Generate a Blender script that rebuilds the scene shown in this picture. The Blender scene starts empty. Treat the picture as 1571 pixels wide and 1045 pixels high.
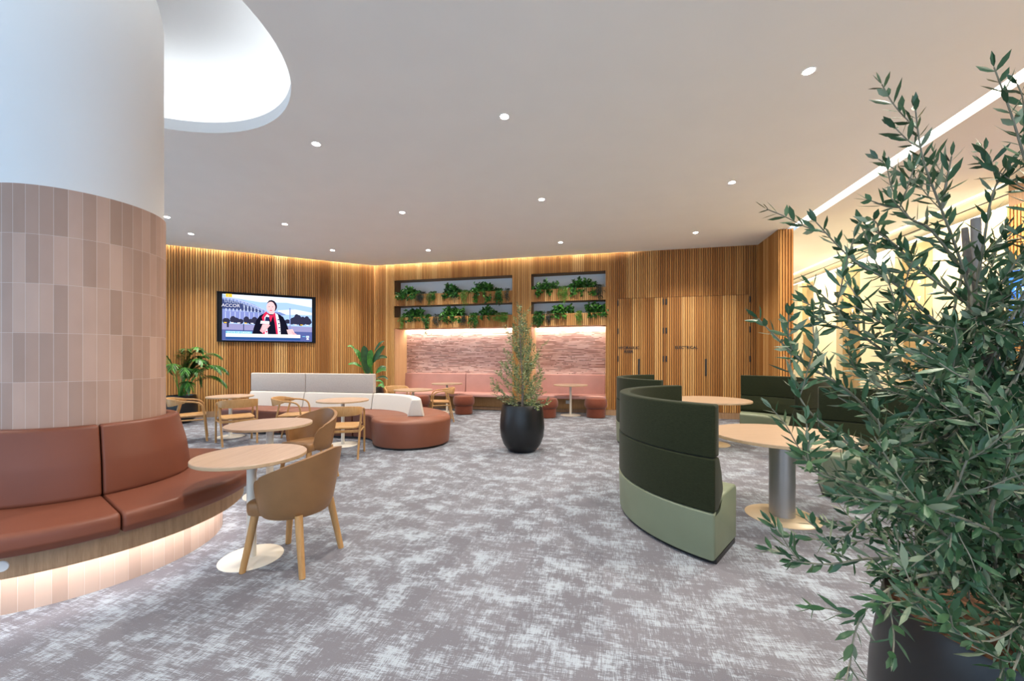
import bpy, bmesh, math, random
from mathutils import Vector, Matrix
PI = math.pi
R = math.radians
C = bpy.context.scene.collection
SC = bpy.context.scene

# ------------------------------------------------------------------ camera, sky, exposure
F = 611.0            # focal length in pixels of a 1571 px wide frame
HC = 1.42            # camera height
cam = bpy.data.cameras.new('camera'); camo = bpy.data.objects.new('camera', cam); C.objects.link(camo)
camo.location = (0, 0, HC); camo.rotation_euler = (PI/2, 0, 0)
cam.sensor_fit = 'HORIZONTAL'; cam.sensor_width = 36.0; cam.lens = 36.0*F/1571.0
cam.shift_y = (549-522.5)/1571.0
cam.clip_start = 0.05
SC.camera = camo
SC.view_settings.view_transform = 'Standard'
try: SC.view_settings.look = 'None'
except Exception: pass
SC.view_settings.gamma = 1.0
SC.view_settings.use_curve_mapping = False
SC.view_settings.exposure = 0.88
w = bpy.data.worlds.new('daylight'); SC.world = w; w.use_nodes = True
w.node_tree.nodes['Background'].inputs[0].default_value = (0.55, 0.75, 1.0, 1)
w.node_tree.nodes['Background'].inputs[1].default_value = 2.0

def k2rgb(kind):
    return {'warm': (1.0, 0.90, 0.77), 'led': (1.0, 0.86, 0.70), 'gold': (1.0, 0.87, 0.66), 'white': (0.93, 0.97, 1.0)}[kind]

# ------------------------------------------------------------------ helpers
def props(o, label=None, cat=None, group=None, kind=None):
    if label: o['label'] = label
    if cat: o['category'] = cat
    if group: o['group'] = group
    if kind: o['kind'] = kind
    return o

def thing(name, label, cat, loc=(0, 0, 0), rz=0.0, group=None):
    o = bpy.data.objects.new(name, None); C.objects.link(o)
    o.empty_display_size = 0.1
    o.location = loc; o.rotation_euler = (0, 0, rz)
    return props(o, label, cat, group)

def copy_tree(o, parent=None):
    c = o.copy(); C.objects.link(c)
    if parent is not None: c.parent = parent
    for ch in list(o.children): copy_tree(ch, c)
    return c

class MB:
    """collects geometry of one mesh object"""
    def __init__(s): s.v = []; s.f = []; s.m = []; s.sm = []; s.mats = []
    def mi(s, mat):
        if mat not in s.mats: s.mats.append(mat)
        return s.mats.index(mat)
    def add(s, verts, faces, mat, smooth=False, M=None):
        b = len(s.v); k = s.mi(mat)
        if M is not None: verts = [M @ Vector(p) for p in verts]
        s.v.extend([tuple(p) for p in verts])
        for f in faces:
            s.f.append(tuple(i+b for i in f)); s.m.append(k); s.sm.append(smooth)
    def box(s, x0, x1, y0, y1, z0, z1, mat, M=None):
        vs = [(x, y, z) for z in (z0, z1) for y in (y0, y1) for x in (x0, x1)]
        s.add(vs, [(0,2,3,1),(4,5,7,6),(0,1,5,4),(2,6,7,3),(0,4,6,2),(1,3,7,5)], mat, False, M)
    def rbox(s, x0, x1, y0, y1, z0, z1, r, mat, M=None, seg=3):
        bm = bmesh.new(); bmesh.ops.create_cube(bm, size=1.0)
        for v in bm.verts:
            v.co = Vector(((x0+x1)/2+v.co.x*(x1-x0), (y0+y1)/2+v.co.y*(y1-y0), (z0+z1)/2+v.co.z*(z1-z0)))
        r = min(r, .49*min(x1-x0, y1-y0, z1-z0))
        bmesh.ops.bevel(bm, geom=bm.edges[:], offset=r, segments=seg, profile=0.5, affect='EDGES')
        bm.verts.index_update()
        s.add([v.co.copy() for v in bm.verts], [tuple(v.index for v in f.verts) for f in bm.faces], mat, True, M)
        bm.free()
    def lathe(s, prof, mat, n=48, M=None, smooth=True, a0=0, a1=2*PI, sx=1, sy=1):
        full = abs(a1-a0-2*PI) < 1e-6; N = n if full else n+1
        vs = []
        for i in range(N):
            a = a0+(a1-a0)*i/n
            for (r, z) in prof: vs.append((r*math.cos(a)*sx, r*math.sin(a)*sy, z))
        P = len(prof); fs = []
        for i in range(n):
            j = (i+1) % N
            for k in range(P-1): fs.append((i*P+k, j*P+k, j*P+k+1, i*P+k+1))
        s.add(vs, fs, mat, smooth, M)
    def tube(s, pts, rad, mat, n=8, M=None, caps=True, flat=1.0):
        pts = [Vector(p) for p in pts]
        if not isinstance(rad, (list, tuple)): rad = [rad]*len(pts)
        t0 = (pts[1]-pts[0]).normalized()
        up = Vector((0, 0, 1)) if abs(t0.z) < .9 else Vector((1, 0, 0))
        u = t0.cross(up).normalized(); vs = []
        for i, p in enumerate(pts):
            t = (pts[min(i+1, len(pts)-1)]-pts[max(i-1, 0)]).normalized()
            u = (u-t*u.dot(t)).normalized(); w_ = t.cross(u)
            for k in range(n):
                a = 2*PI*k/n
                vs.append(p+(u*math.cos(a)+w_*math.sin(a)*flat)*rad[i])
        fs = []
        for i in range(len(pts)-1):
            for k in range(n):
                fs.append((i*n+k, i*n+(k+1) % n, (i+1)*n+(k+1) % n, (i+1)*n+k))
        if caps:
            fs.append(tuple(range(n-1, -1, -1))); fs.append(tuple((len(pts)-1)*n+k for k in range(n)))
        s.add(vs, fs, mat, True, M)
    def build(s, name, parent=None, loc=None, rz=None, sharp=40):
        me = bpy.data.meshes.new(name); me.from_pydata(s.v, [], s.f)
        for m in s.mats: me.materials.append(m)
        me.polygons.foreach_set('material_index', s.m)
        me.polygons.foreach_set('use_smooth', s.sm)
        me.update()
        if any(s.sm) and len(s.f) < 60000:
            try: me.set_sharp_from_angle(angle=R(sharp))
            except Exception: pass
        o = bpy.data.objects.new(name, me); C.objects.link(o)
        if parent is not None: o.parent = parent
        if loc is not None: o.location = loc
        if rz is not None: o.rotation_euler = (0, 0, rz)
        return o

def recalc(o):
    bm = bmesh.new(); bm.from_mesh(o.data); bmesh.ops.recalc_face_normals(bm, faces=bm.faces[:]); bm.to_mesh(o.data); bm.free()
    return o

def catmull(pts, n=6):
    pts = [Vector(p) for p in pts]; out = []
    for i in range(len(pts)-1):
        p0 = pts[max(i-1, 0)]; p1 = pts[i]; p2 = pts[i+1]; p3 = pts[min(i+2, len(pts)-1)]
        for k in range(n):
            t = k/n
            out.append(0.5*((2*p1)+(-p0+p2)*t+(2*p0-5*p1+4*p2-p3)*t*t+(-p0+3*p1-3*p2+p3)*t**3))
    out.append(pts[-1]); return out

def round_poly(pts, seg=4):
    """pts: (x, y, radius) counter-clockwise; returns rounded polygon"""
    out = []; n = len(pts)
    for i in range(n):
        p = Vector(pts[i][:2]); a = Vector(pts[i-1][:2]); b = Vector(pts[(i+1) % n][:2]); r = pts[i][2]
        if r <= 0: out.append(tuple(p)); continue
        u = (a-p).normalized(); v = (b-p).normalized()
        ang = math.acos(max(-1, min(1, u.dot(v)))); d = min(r/math.tan(ang/2), .48*(a-p).length, .48*(b-p).length)
        for k in range(seg+1):
            t = k/seg
            q = (p+u*d)*(1-t)**2+p*2*t*(1-t)+(p+v*d)*t*t
            out.append(tuple(q))
    return out

def inset_poly(poly, d):
    n = len(poly); out = []
    for i in range(n):
        a = Vector(poly[i-1]); p = Vector(poly[i]); b = Vector(poly[(i+1) % n])
        e1 = (p-a); e2 = (b-p)
        if e1.length < 1e-7: e1 = e2
        if e2.length < 1e-7: e2 = e1
        n1 = Vector((-e1.y, e1.x)).normalized(); n2 = Vector((-e2.y, e2.x)).normalized()
        m = n1+n2
        if m.length < 1e-6: m = n1
        m.normalize(); c = max(.5, m.dot(n1))
        out.append(tuple(p+m*(d/c)))
    return out

def sweep(mb, stations, poly, mat, smooth=True):
    """stations: (origin xy, direction xy, inset). poly in (r,z) counter-clockwise"""
    vs = []; n = len(poly)
    for (o, d, ins) in stations:
        pl = inset_poly(poly, ins) if ins > 1e-6 else poly
        for (r, z) in pl: vs.append((o[0]+d[0]*r, o[1]+d[1]*r, z))
    fs = []; m = len(stations)
    for i in range(m-1):
        for k in range(n):
            fs.append((i*n+k, i*n+(k+1) % n, (i+1)*n+(k+1) % n, (i+1)*n+k))
    fs.append(tuple(range(n-1, -1, -1))); fs.append(tuple((m-1)*n+k for k in range(n)))
    mb.add(vs, fs, mat, smooth)

def arc_stations(cx, cy, a0, a1, n, er=0.0, rref=1.0):
    st = []
    sgn = 1 if a1 > a0 else -1
    if er > 0:
        for k in range(4):
            th = k/4*PI/2
            st.append((a0+sgn*er*(1-math.cos(th))/rref, er*(1-math.sin(th))))
    b0 = a0+sgn*er/rref; b1 = a1-sgn*er/rref
    for i in range(n+1): st.append((b0+(b1-b0)*i/n, 0))
    if er > 0:
        for k in range(3, -1, -1):
            th = k/4*PI/2
            st.append((a1-sgn*er*(1-math.cos(th))/rref, er*(1-math.sin(th))))
    return [((cx, cy), (math.cos(a), math.sin(a)), i) for a, i in st]

def line_stations(p0, p1, d, er=0.0, n=2):
    p0 = Vector(p0); p1 = Vector(p1); L = (p1-p0).length; e = (p1-p0)/L; st = []
    if er > 0:
        for k in range(4):
            th = k/4*PI/2; st.append((er*(1-math.cos(th)), er*(1-math.sin(th))))
    for i in range(n+1): st.append((er+(L-2*er)*i/n, 0))
    if er > 0:
        for k in range(3, -1, -1):
            th = k/4*PI/2; st.append((L-er*(1-math.cos(th)), er*(1-math.sin(th))))
    return [((p0.x+e.x*s_, p0.y+e.y*s_), d, i) for s_, i in st]

# ------------------------------------------------------------------ material helpers
class NT:
    def __init__(s, name):
        s.m = bpy.data.materials.new(name); s.m.use_nodes = True
        s.t = s.m.node_tree; s.t.nodes.clear()
        s.out = s.t.nodes.new('ShaderNodeOutputMaterial'); s.bs = s.t.nodes.new('ShaderNodeBsdfPrincipled')
        s.t.links.new(s.bs.outputs[0], s.out.inputs[0])
    def link(s, a, b): s.t.links.new(a, b)
    def put(s, sock, v):
        if isinstance(v, bpy.types.NodeSocket): s.link(v, sock)
        elif v is not None: sock.default_value = v
    def n(s, typ, **kw):
        nd = s.t.nodes.new(typ)
        for k, v in kw.items(): setattr(nd, k, v)
        return nd
    def coord(s, which='Object'): return s.n('ShaderNodeTexCoord').outputs[which]
    def math(s, op, a, b=None, c=None):
        nd = s.n('ShaderNodeMath', operation=op)
        s.put(nd.inputs[0], a)
        if b is not None: s.put(nd.inputs[1], b)
        if c is not None: s.put(nd.inputs[2], c)
        return nd.outputs[0]
    def sep(s, v):
        nd = s.n('ShaderNodeSeparateXYZ'); s.link(v, nd.inputs[0]); return nd.outputs
    def comb(s, x, y, z):
        nd = s.n('ShaderNodeCombineXYZ'); s.put(nd.inputs[0], x); s.put(nd.inputs[1], y); s.put(nd.inputs[2], z); return nd.outputs[0]
    def mapping(s, v, scale=(1,1,1), rot=(0,0,0), loc=(0,0,0)):
        nd = s.n('ShaderNodeMapping'); s.link(v, nd.inputs[0]); nd.inputs['Scale'].default_value = scale
        nd.inputs['Rotation'].default_value = rot; nd.inputs['Location'].default_value = loc; return nd.outputs[0]
    def noise(s, v, scale=5, detail=3, rough=.5, dist=0):
        nd = s.n('ShaderNodeTexNoise'); s.link(v, nd.inputs['Vector']); nd.inputs['Scale'].default_value = scale
        nd.inputs['Detail'].default_value = detail; nd.inputs['Roughness'].default_value = rough
        nd.inputs['Distortion'].default_value = dist; return nd.outputs['Fac']
    def white(s, v):
        nd = s.n('ShaderNodeTexWhiteNoise', noise_dimensions='3D'); s.link(v, nd.inputs['Vector']); return nd.outputs['Value']
    def ramp(s, f, stops, interp='LINEAR'):
        nd = s.n('ShaderNodeValToRGB'); cr = nd.color_ramp; cr.interpolation = interp
        while len(cr.elements) < len(stops): cr.elements.new(.5)
        for e, (p, c) in zip(cr.elements, stops):
            e.position = p; e.color = (*c, 1) if len(c) == 3 else c
        s.put(nd.inputs[0], f); return nd.outputs[0]
    def mix(s, f, a, b):
        nd = s.n('ShaderNodeMix', data_type='RGBA'); s.put(nd.inputs[0], f)
        for i, v in ((6, a), (7, b)):
            s.put(nd.inputs[i], v if isinstance(v, bpy.types.NodeSocket) else (*v, 1))
        return nd.outputs[2]
    def mixf(s, f, a, b):
        nd = s.n('ShaderNodeMix', data_type='FLOAT'); s.put(nd.inputs[0], f); s.put(nd.inputs[2], a); s.put(nd.inputs[3], b); return nd.outputs[0]
    def bump(s, h, strength=.3, dist=.01):
        nd = s.n('ShaderNodeBump'); nd.inputs['Strength'].default_value = strength; nd.inputs['Distance'].default_value = dist
        s.link(h, nd.inputs['Height']); s.link(nd.outputs[0], s.bs.inputs['Normal'])
    def done(s, col=None, rough=.5, metal=0, spec=.5, sheen=0):
        if col is not None: s.put(s.bs.inputs['Base Color'], col if isinstance(col, bpy.types.NodeSocket) else (*col, 1))
        s.put(s.bs.inputs['Roughness'], rough); s.bs.inputs['Metallic'].default_value = metal
        s.bs.inputs['Specular IOR Level'].default_value = spec
        if sheen: s.bs.inputs['Sheen Weight'].default_value = sheen
        return s.m

def m_plain(name, col, rough=.5, var=.06, scale=8, metal=0, spec=.5, bump=0, bscale=200, sheen=0):
    t = NT(name); co = t.coord(); f = t.noise(co, scale, 3)
    a = tuple(max(0, c*(1-var)) for c in col); b = tuple(min(1, c*(1+var)) for c in col)
    c = t.ramp(f, [(.3, a), (.7, b)])
    if bump: t.bump(t.noise(co, bscale, 2), bump, .002)
    return t.done(c, rough, metal, spec, sheen)

def m_emit(name, col, strength):
    t = NT(name); e = t.n('ShaderNodeEmission'); e.inputs[0].default_value = (*col, 1); e.inputs[1].default_value = strength
    t.link(e.outputs[0], t.out.inputs[0]); return t.m

def m_wood(name, dark, light, scale=1.0, rough=.45, axis=2, grain=1.0):
    t = NT(name); co = t.coord()
    s_ = [18*scale]*3; s_[axis] = 1.2*scale
    f = t.noise(t.mapping(co, scale=tuple(s_)), 1.6, 5, .6, .6)
    g = t.noise(t.mapping(co, scale=tuple([x*9 for x in s_])), 1.5, 2)
    f2 = t.math('ADD', t.math('MULTIPLY', f, .8), t.math('MULTIPLY', g, .2*grain))
    c = t.ramp(f2, [(.3, dark), (.68, light)])
    t.bump(g, .06, .001)
    return t.done(c, rough, 0, .35)

def m_slat(name, pitch=.05):
    t = NT(name); co = t.coord(); x, y, z = t.sep(co)
    i = t.math('FLOOR', t.math('DIVIDE', x, pitch))
    j = t.math('FLOOR', t.math('DIVIDE', t.math('ADD', x, t.math('MULTIPLY', t.noise(t.comb(x, 0, 0), .9, 2), .9)), pitch*5))
    w1 = t.white(t.comb(i, 3.3, 1.7)); w2 = t.white(t.comb(j, 9.1, 4.2))
    tone = t.math('ADD', t.math('MULTIPLY', w1, .38), t.math('MULTIPLY', w2, .62))
    base = t.ramp(tone, [(.08, (.29, .118, .028)), (.36, (.42, .192, .054)), (.64, (.55, .285, .090)), (.97, (.74, .46, .19))])
    g = t.noise(t.comb(t.math('MULTIPLY', x, 90), t.math('MULTIPLY', i, 7.7), t.math('MULTIPLY', z, 2.2)), 1.2, 4, .6, .3)
    c = t.mix(t.math('MULTIPLY', t.ramp(g, [(.38, (1, 1, 1)), (.62, (0, 0, 0))]), .3), base, (.22, .08, .022))
    return t.done(c, .55, 0, .18)

SLAT = m_slat('timber_slats')
SLATDARK = m_wood('timber_backing', (.16, .08, .032), (.26, .14, .06), 1.0, .6)
JAMB = m_wood('smooth_timber_panel', (.50, .32, .16), (.62, .42, .23), .6, .45)
OAK = m_wood('oak_frame', (.35, .185, .066), (.47, .275, .115), 1.5, .42)
OAKV = m_wood('oak_fascia', (.26, .155, .085), (.42, .27, .16), 1.4, .5, 2, 1.5)
LAM = m_wood('pale_oak_top', (.37, .25, .175), (.47, .34, .255), 1.3, .35, 1)
LAMB = m_wood('pale_beech_top', (.31, .215, .145), (.37, .265, .185), 1.0, .35, 0)
EDGE = m_wood('table_edge', (.42, .29, .17), (.52, .38, .24), 1, .5, 0)
CEIL = m_plain('ceiling_paint', (.86, .885, .86), .9, .012, 2)
CEILL = m_plain('lobby_ceiling_paint', (.76, .74, .68), .9, .012, 2)
WHITE = m_plain('white_paint', (.74, .745, .74), .85, .01, 2)
GREYP = m_plain('grey_paint', (.78, .79, .79), .8, .02, 2)
TANL = m_plain('terracotta_vinyl', (.165, .052, .029), .42, .05, 5, 0, .32, .15, 350)
TANS = m_plain('terracotta_sofa_vinyl', (.175, .058, .030), .45, .05, 5, 0, .4, .15, 350)
CAMEL = m_plain('camel_leather', (.235, .118, .046), .42, .06, 9, 0, .45, .15, 350)
CREAM = m_plain('cream_powder_coat', (.70, .66, .58), .4, .02, 5)
STEEL = m_plain('satin_aluminium', (.42, .40, .38), .38, .02, 5, .7)
BLACKP = m_plain('black_planter', (.006, .007, .008), .38, .1, 5, 0, .5)
BLACK = m_plain('black_metal', (.012, .012, .012), .45, .1, 5)
SOIL = m_plain('bark_mulch', (.13, .06, .03), .9, .7, 45, 0, .2, 1, 60)
PINK = m_plain('rose_vinyl', (.50, .27, .235), .5, .05, 4, 0, .4)
RUST = m_plain('rust_fabric', (.165, .045, .024), .85, .10, 60, 0, .2, .4, 400, .2)
SAGE = m_plain('sage_vinyl', (.165, .195, .130), .45, .04, 4, 0, .45)
PLUG = m_plain('white_plastic', (.75, .75, .74), .4, .01, 4)
BARK = m_plain('grey_bark', (.17, .145, .12), .8, .3, 30, 0, .2, .6, 60)
STAKE = m_plain('grey_stake', (.22, .20, .18), .7, .1, 20)
TWIG = m_plain('olive_twig', (.19, .18, .13), .75, .15, 30)

def m_fabric(name, col, amp=.18, sc=1.0):
    t = NT(name); co = t.coord()
    f = t.noise(t.mapping(co, scale=(30*sc, 30*sc, 260*sc)), 1.2, 3, .6)
    g = t.noise(co, 260*sc, 2)
    h = t.math('ADD', t.math('MULTIPLY', f, .6), t.math('MULTIPLY', g, .4))
    a = tuple(c*(1-amp) for c in col); b = tuple(min(1, c*(1+amp)) for c in col)
    c = t.ramp(h, [(.35, a), (.65, b)]); t.bump(h, .25, .002)
    return t.done(c, .9, 0, .1, .06)
GREEN = m_fabric('moss_fabric', (.020, .025, .012), .3)
OATM = m_fabric('oatmeal_fabric', (.47, .425, .385), .14)
CREAMF = m_fabric('cream_fabric', (.56, .53, .49), .05)

LEAF = {
 'oliveA': m_plain('olive_leaf_dark', (.030, .085, .034), .42, .25, 12, 0, .5),
 'oliveB': m_plain('olive_leaf_mid', (.060, .125, .055), .45, .25, 12, 0, .5),
 'oliveC': m_plain('olive_leaf_pale', (.20, .245, .155), .55, .15, 12, 0, .35),
 'oliveD': m_plain('olive_leaf_grey_green', (.20, .26, .09), .6, .2, 12, 0, .3),
 'oliveE': m_plain('olive_leaf_sage', (.34, .38, .19), .6, .2, 12, 0, .3),
 'green': m_plain('leaf_green', (.040, .18, .020), .45, .35, 14),
 'bright': m_plain('leaf_bright', (.075, .25, .03), .45, .3, 14),
 'dark': m_plain('leaf_dark', (.012, .060, .012), .4, .3, 14),
 'lime': m_plain('leaf_lime', (.19, .32, .05), .5, .25, 14),
 'purple': m_plain('leaf_grey_purple', (.075, .065, .06), .6, .25, 14),
}

# ------------------------------------------------------------------ geometry of the room (metres, camera at the origin looking along +Y)
E1 = Vector((.9748, -.2233)); E2 = Vector((.2233, .9748)); ABK = math.atan2(-.2233, .9748)
K = Vector((-3.888, 11.28)); LW = Vector((.8870, .4618)); ALW = math.atan2(.4618, .8870)
HD = Vector((.2098, .9777))                     # lobby direction
ZC = 4.0                                        # ceiling
def S_back(u):                                  # pixel column -> distance along the back wall
    q = (u-785.5)/F
    return (q*K.y-K.x)/(E1.x-q*E1.y)
LSTART = K-LW*8.0
W_LEN_L = 8.0; W_LEN_B = (Vector((5.63, 9.10))-K).length

EBLED = m_emit('cove_light', (1, .93, .84), 60)

# floor
def m_carpet():
    t = NT('distressed_carpet'); co = t.mapping(t.coord(), rot=(0, 0, -ABK)); x, y, z = t.sep(co)
    ax = t.noise(t.mapping(co, scale=(5.5, 34, 1)), 1.0, 4, .65)
    ay = t.noise(t.mapping(co, scale=(42, 5.5, 1), loc=(3, 7, 0)), 1.0, 4, .65)
    patch = t.noise(t.mapping(co, scale=(1.15, 1.3, 1)), 3.8, 5, .62, .1)
    fx = t.noise(t.mapping(co, scale=(18, 190, 1)), 1.0, 2)
    fy = t.noise(t.mapping(co, scale=(190, 18, 1)), 1.0, 2)
    a = t.math('ADD', t.math('MULTIPLY', ax, .9), t.math('MULTIPLY', ay, .7))
    a = t.math('ADD', a, t.math('MULTIPLY', patch, 1.8))
    a = t.math('ADD', a, t.math('MULTIPLY', t.math('ADD', fx, fy), .85))
    mask = t.ramp(t.math('DIVIDE', a, 5.4), [(.462, (0, 0, 0)), (.526, (1, 1, 1))])
    g = t.noise(co, 260, 2)
    tile = t.white(t.comb(t.math('FLOOR', t.math('DIVIDE', x, .5)), t.math('FLOOR', t.math('DIVIDE', y, 1.0)), .5))
    dark = t.mix(tile, (.135, .134, .158), (.162, .160, .186))
    c = t.mix(t.math('MULTIPLY', mask, .80), dark, (.375, .435, .50))
    c = t.mix(t.math('MULTIPLY', t.ramp(g, [(.4, (1, 1, 1)), (.6, (0, 0, 0))]), .30), c, (.10, .095, .10))
    t.bump(g, .4, .004)
    return t.done(c, .95, 0, .1)
CARPET = m_carpet()
STONE = m_plain('cream_stone_floor', (.66, .56, .42), .25, .05, 2)

def poly_obj(name, pts, z, mat, holes=(), kind='structure', flip=False):
    bm = bmesh.new(); edges = []
    for loop in [pts]+list(holes):
        vs = [bm.verts.new((p[0], p[1], z)) for p in loop]
        for i in range(len(vs)): edges.append(bm.edges.new((vs[i], vs[(i+1) % len(vs)])))
    bmesh.ops.triangle_fill(bm, use_beauty=True, use_dissolve=False, edges=edges)
    for f in bm.faces:
        if (f.normal.z < 0) != flip: f.normal_flip()
    me = bpy.data.meshes.new(name); bm.to_mesh(me); bm.free(); me.materials.append(mat)
    o = bpy.data.objects.new(name, me); C.objects.link(o); props(o, kind=kind); return o

def xline(px, py, y): return px+HD.x/HD.y*(y-py)
X1 = lambda y: xline(5.60, 7.96, y)             # line of the ceiling light slot, edge of lobby
X2 = lambda y: xline(7.63, 7.30, y)             # lift wall
YR = -4.0; XL = LSTART.x
BR = K+E1*W_LEN_B
floor_pts = [(XL-.1, YR-.1), (X1(YR)+.4, YR-.1), (X1(7.9)+.4, 7.9), (BR.x+1.4, BR.y+1.5), (K.x, K.y+1.4), (XL-.1, LSTART.y+.2)]
poly_obj('floor', floor_pts, 0.0, CARPET)
lob = [(X1(YR)+.4, YR-.1), (X2(YR)+1, YR-.1), (X2(15)+1, 15), (X1(15), 15), (BR.x+1.4, BR.y+1.5), (X1(7.9)+.4, 7.9)]
lf = poly_obj('floor_lobby', lob, 0.0, STONE)

# ceiling with the round opening around the column
CC = Vector((-3.181, 2.95)); CO = Vector((-3.40, 3.10)); RO = 1.47
Lp = lambda s, d: K-LW*(8.0-s)+Vector((LW.y, -LW.x))*d      # point on left wall, d metres into the room
Bp = lambda s, d: K+E1*s-E2*d
ci = .07
kin = K+(-E2*ci+Vector((LW.y, -LW.x))*ci)*1.02
ring = [(CO.x+RO*math.cos(2*PI*i/96), CO.y+RO*math.sin(2*PI*i/96)) for i in range(96)]
cmain = [(XL, YR), (X1(YR)-.09, YR), (X1(7.9)-.09, 7.9), tuple(Vector((X1(8.0)-.09, 8.0))), tuple(Bp(W_LEN_B, .0)), tuple(kin), tuple(Lp(0, ci)), (XL, Lp(0, ci).y)]
poly_obj('ceiling', cmain, ZC, CEIL, [ring], flip=True)
clob = [(X1(YR)+.09, YR), (X2(YR)+.3, YR), (X2(15)+.3, 15), (X1(15)+.09, 15), (X1(8.2)+.09, 8.2)]
poly_obj('ceiling_lobby', clob, ZC, CEILL, flip=True)
# slot light between the two ceilings
def strip_along(name, p0, p1, half, z, th, mat, side=None):
    p0 = Vector(p0); p1 = Vector(p1); d = (p1-p0).normalized(); n = Vector((-d.y, d.x))
    a, b, c, e = p0-n*half, p0+n*half, p1+n*half, p1-n*half
    mb = MB(); vs = [(*q, zz) for zz in (z, z+th) for q in (a, b, c, e)]
    mb.add(vs, [(0,1,2,3),(7,6,5,4),(0,4,5,1),(1,5,6,2),(2,6,7,3),(3,7,4,0)], mat)
    return recalc(mb.build(name))
t_ = thing('linear_ceiling_light', 'long white recessed light line crossing the ceiling beside the lobby', 'light', (X1(2.0), 2.0, ZC))
def local_strip(name, par, x0, x1_, y0, y1, z0, z1, mat, M=None):
    mb = MB(); mb.box(x0, x1_, y0, y1, z0, z1, mat); o = mb.build(name, par); return o
t_.rotation_euler = (0, 0, math.atan2(HD.y, HD.x)-PI/2)
EL1 = m_emit('slot_light', (1.0, .90, .76), 5)
local_strip('light_strip', t_, -.035, .035, -6, 6.1, .03, .045, EL1)
mb = MB()
mb.box(-.14, -.09, -6, 6.1, .001, .08, WHITE); mb.box(.09, .14, -6, 6.1, .001, .08, WHITE); mb.box(-.14, .14, -6, 6.1, .07, .09, WHITE)
mb.build('housing', t_)

# recess over the column
mb = MB()
mb.lathe([(RO, ZC), (RO, ZC+.12), (RO+.04, ZC+.12), (RO+.04, ZC+.03), (RO+.45, ZC+.03), (RO+.50, ZC+.10), (RO+.50, ZC+.30), (RO+.42, ZC+.50), (RO+.22, ZC+.64), (RO-.1, ZC+.70), (.0, ZC+.70)], WHITE, 96)
o = mb.build('ceiling_recess', loc=(CO.x, CO.y, 0), sharp=50); props(o, kind='structure')
mb = MB(); EL2 = m_emit('recess_light', k2rgb('white'), 5.5)
mb.lathe([(RO+.10, ZC+.04), (RO+.10, ZC+.06), (RO+.20, ZC+.06), (RO+.20, ZC+.04)], EL2, 96)
props(mb.build('recess_light_ring', loc=(CO.x, CO.y, 0)), 'hidden ring of white light inside the round ceiling recess around the column', 'light')

# ------------------------------------------------------------------ slatted walls
def slat_run(mb, s0, s1, z0, z1, pitch=.05, w_=.033, d=.022, back=True):
    i = math.floor(s0/pitch)
    if back: mb.box(s0, s1, 0, .02, z0, z1, SLATDARK)
    while i*pitch < s1:
        a = max(s0, i*pitch+.008); b = min(s1, i*pitch+.008+w_)
        if b-a > .004: mb.box(a, b, -d, 0.0, z0, z1, SLAT)
        i += 1
TOPZ = ZC+.14
# left wall
mb = MB(); slat_run(mb, 0, W_LEN_L, .14, TOPZ); wl = mb.build('wall_left', loc=(*LSTART, 0), rz=ALW); props(wl, kind='structure')
mb = MB(); mb.box(0, W_LEN_L, -.03, .02, 0, .14, OAKV); props(mb.build('baseboard_left', loc=(*LSTART, 0), rz=ALW), kind='structure')
# back wall
sN = [S_back(u) for u in (605.2, 785.8, 815.3, 929.3)]
sD = [S_back(u) for u in (948, 981.5, 1017.5, 1022, 1084, 1150)]
ZD = 2.865
mb = MB()
slat_run(mb, 0, sN[0], .14, TOPZ); slat_run(mb, sN[1], sN[2], .14, TOPZ)
slat_run(mb, sN[3], sD[0]-.004, .14, TOPZ); slat_run(mb, sD[2]+.004, sD[3]-.004, .14, TOPZ); slat_run(mb, sD[5]+.004, W_LEN_B, .14, TOPZ)
for a, b in ((sN[0], sN[1]), (sN[2], sN[3])): slat_run(mb, a, b, 3.575, TOPZ)
for a, b in ((sD[0]-.004, sD[2]+.004), (sD[3]-.004, sD[5]+.004)): slat_run(mb, a, b, ZD+.008, TOPZ)
mb.box(sD[0]-.01, sD[2]+.01, .03, .05, .14, ZD+.02, BLACK); mb.box(sD[3]-.01, sD[5]+.01, .03, .05, .14, ZD+.02, BLACK)
wb = mb.build('wall_back', loc=(*K, 0), rz=ABK); props(wb, kind='structure')
mb = MB()
for a, b in ((0, sN[0]), (sN[1], sN[2]), (sN[3], W_LEN_B)): mb.box(a, b, -.015, .02, 0, .14, OAKV)
props(mb.build('baseboard_back', loc=(*K, 0), rz=ABK), kind='structure')

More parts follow.
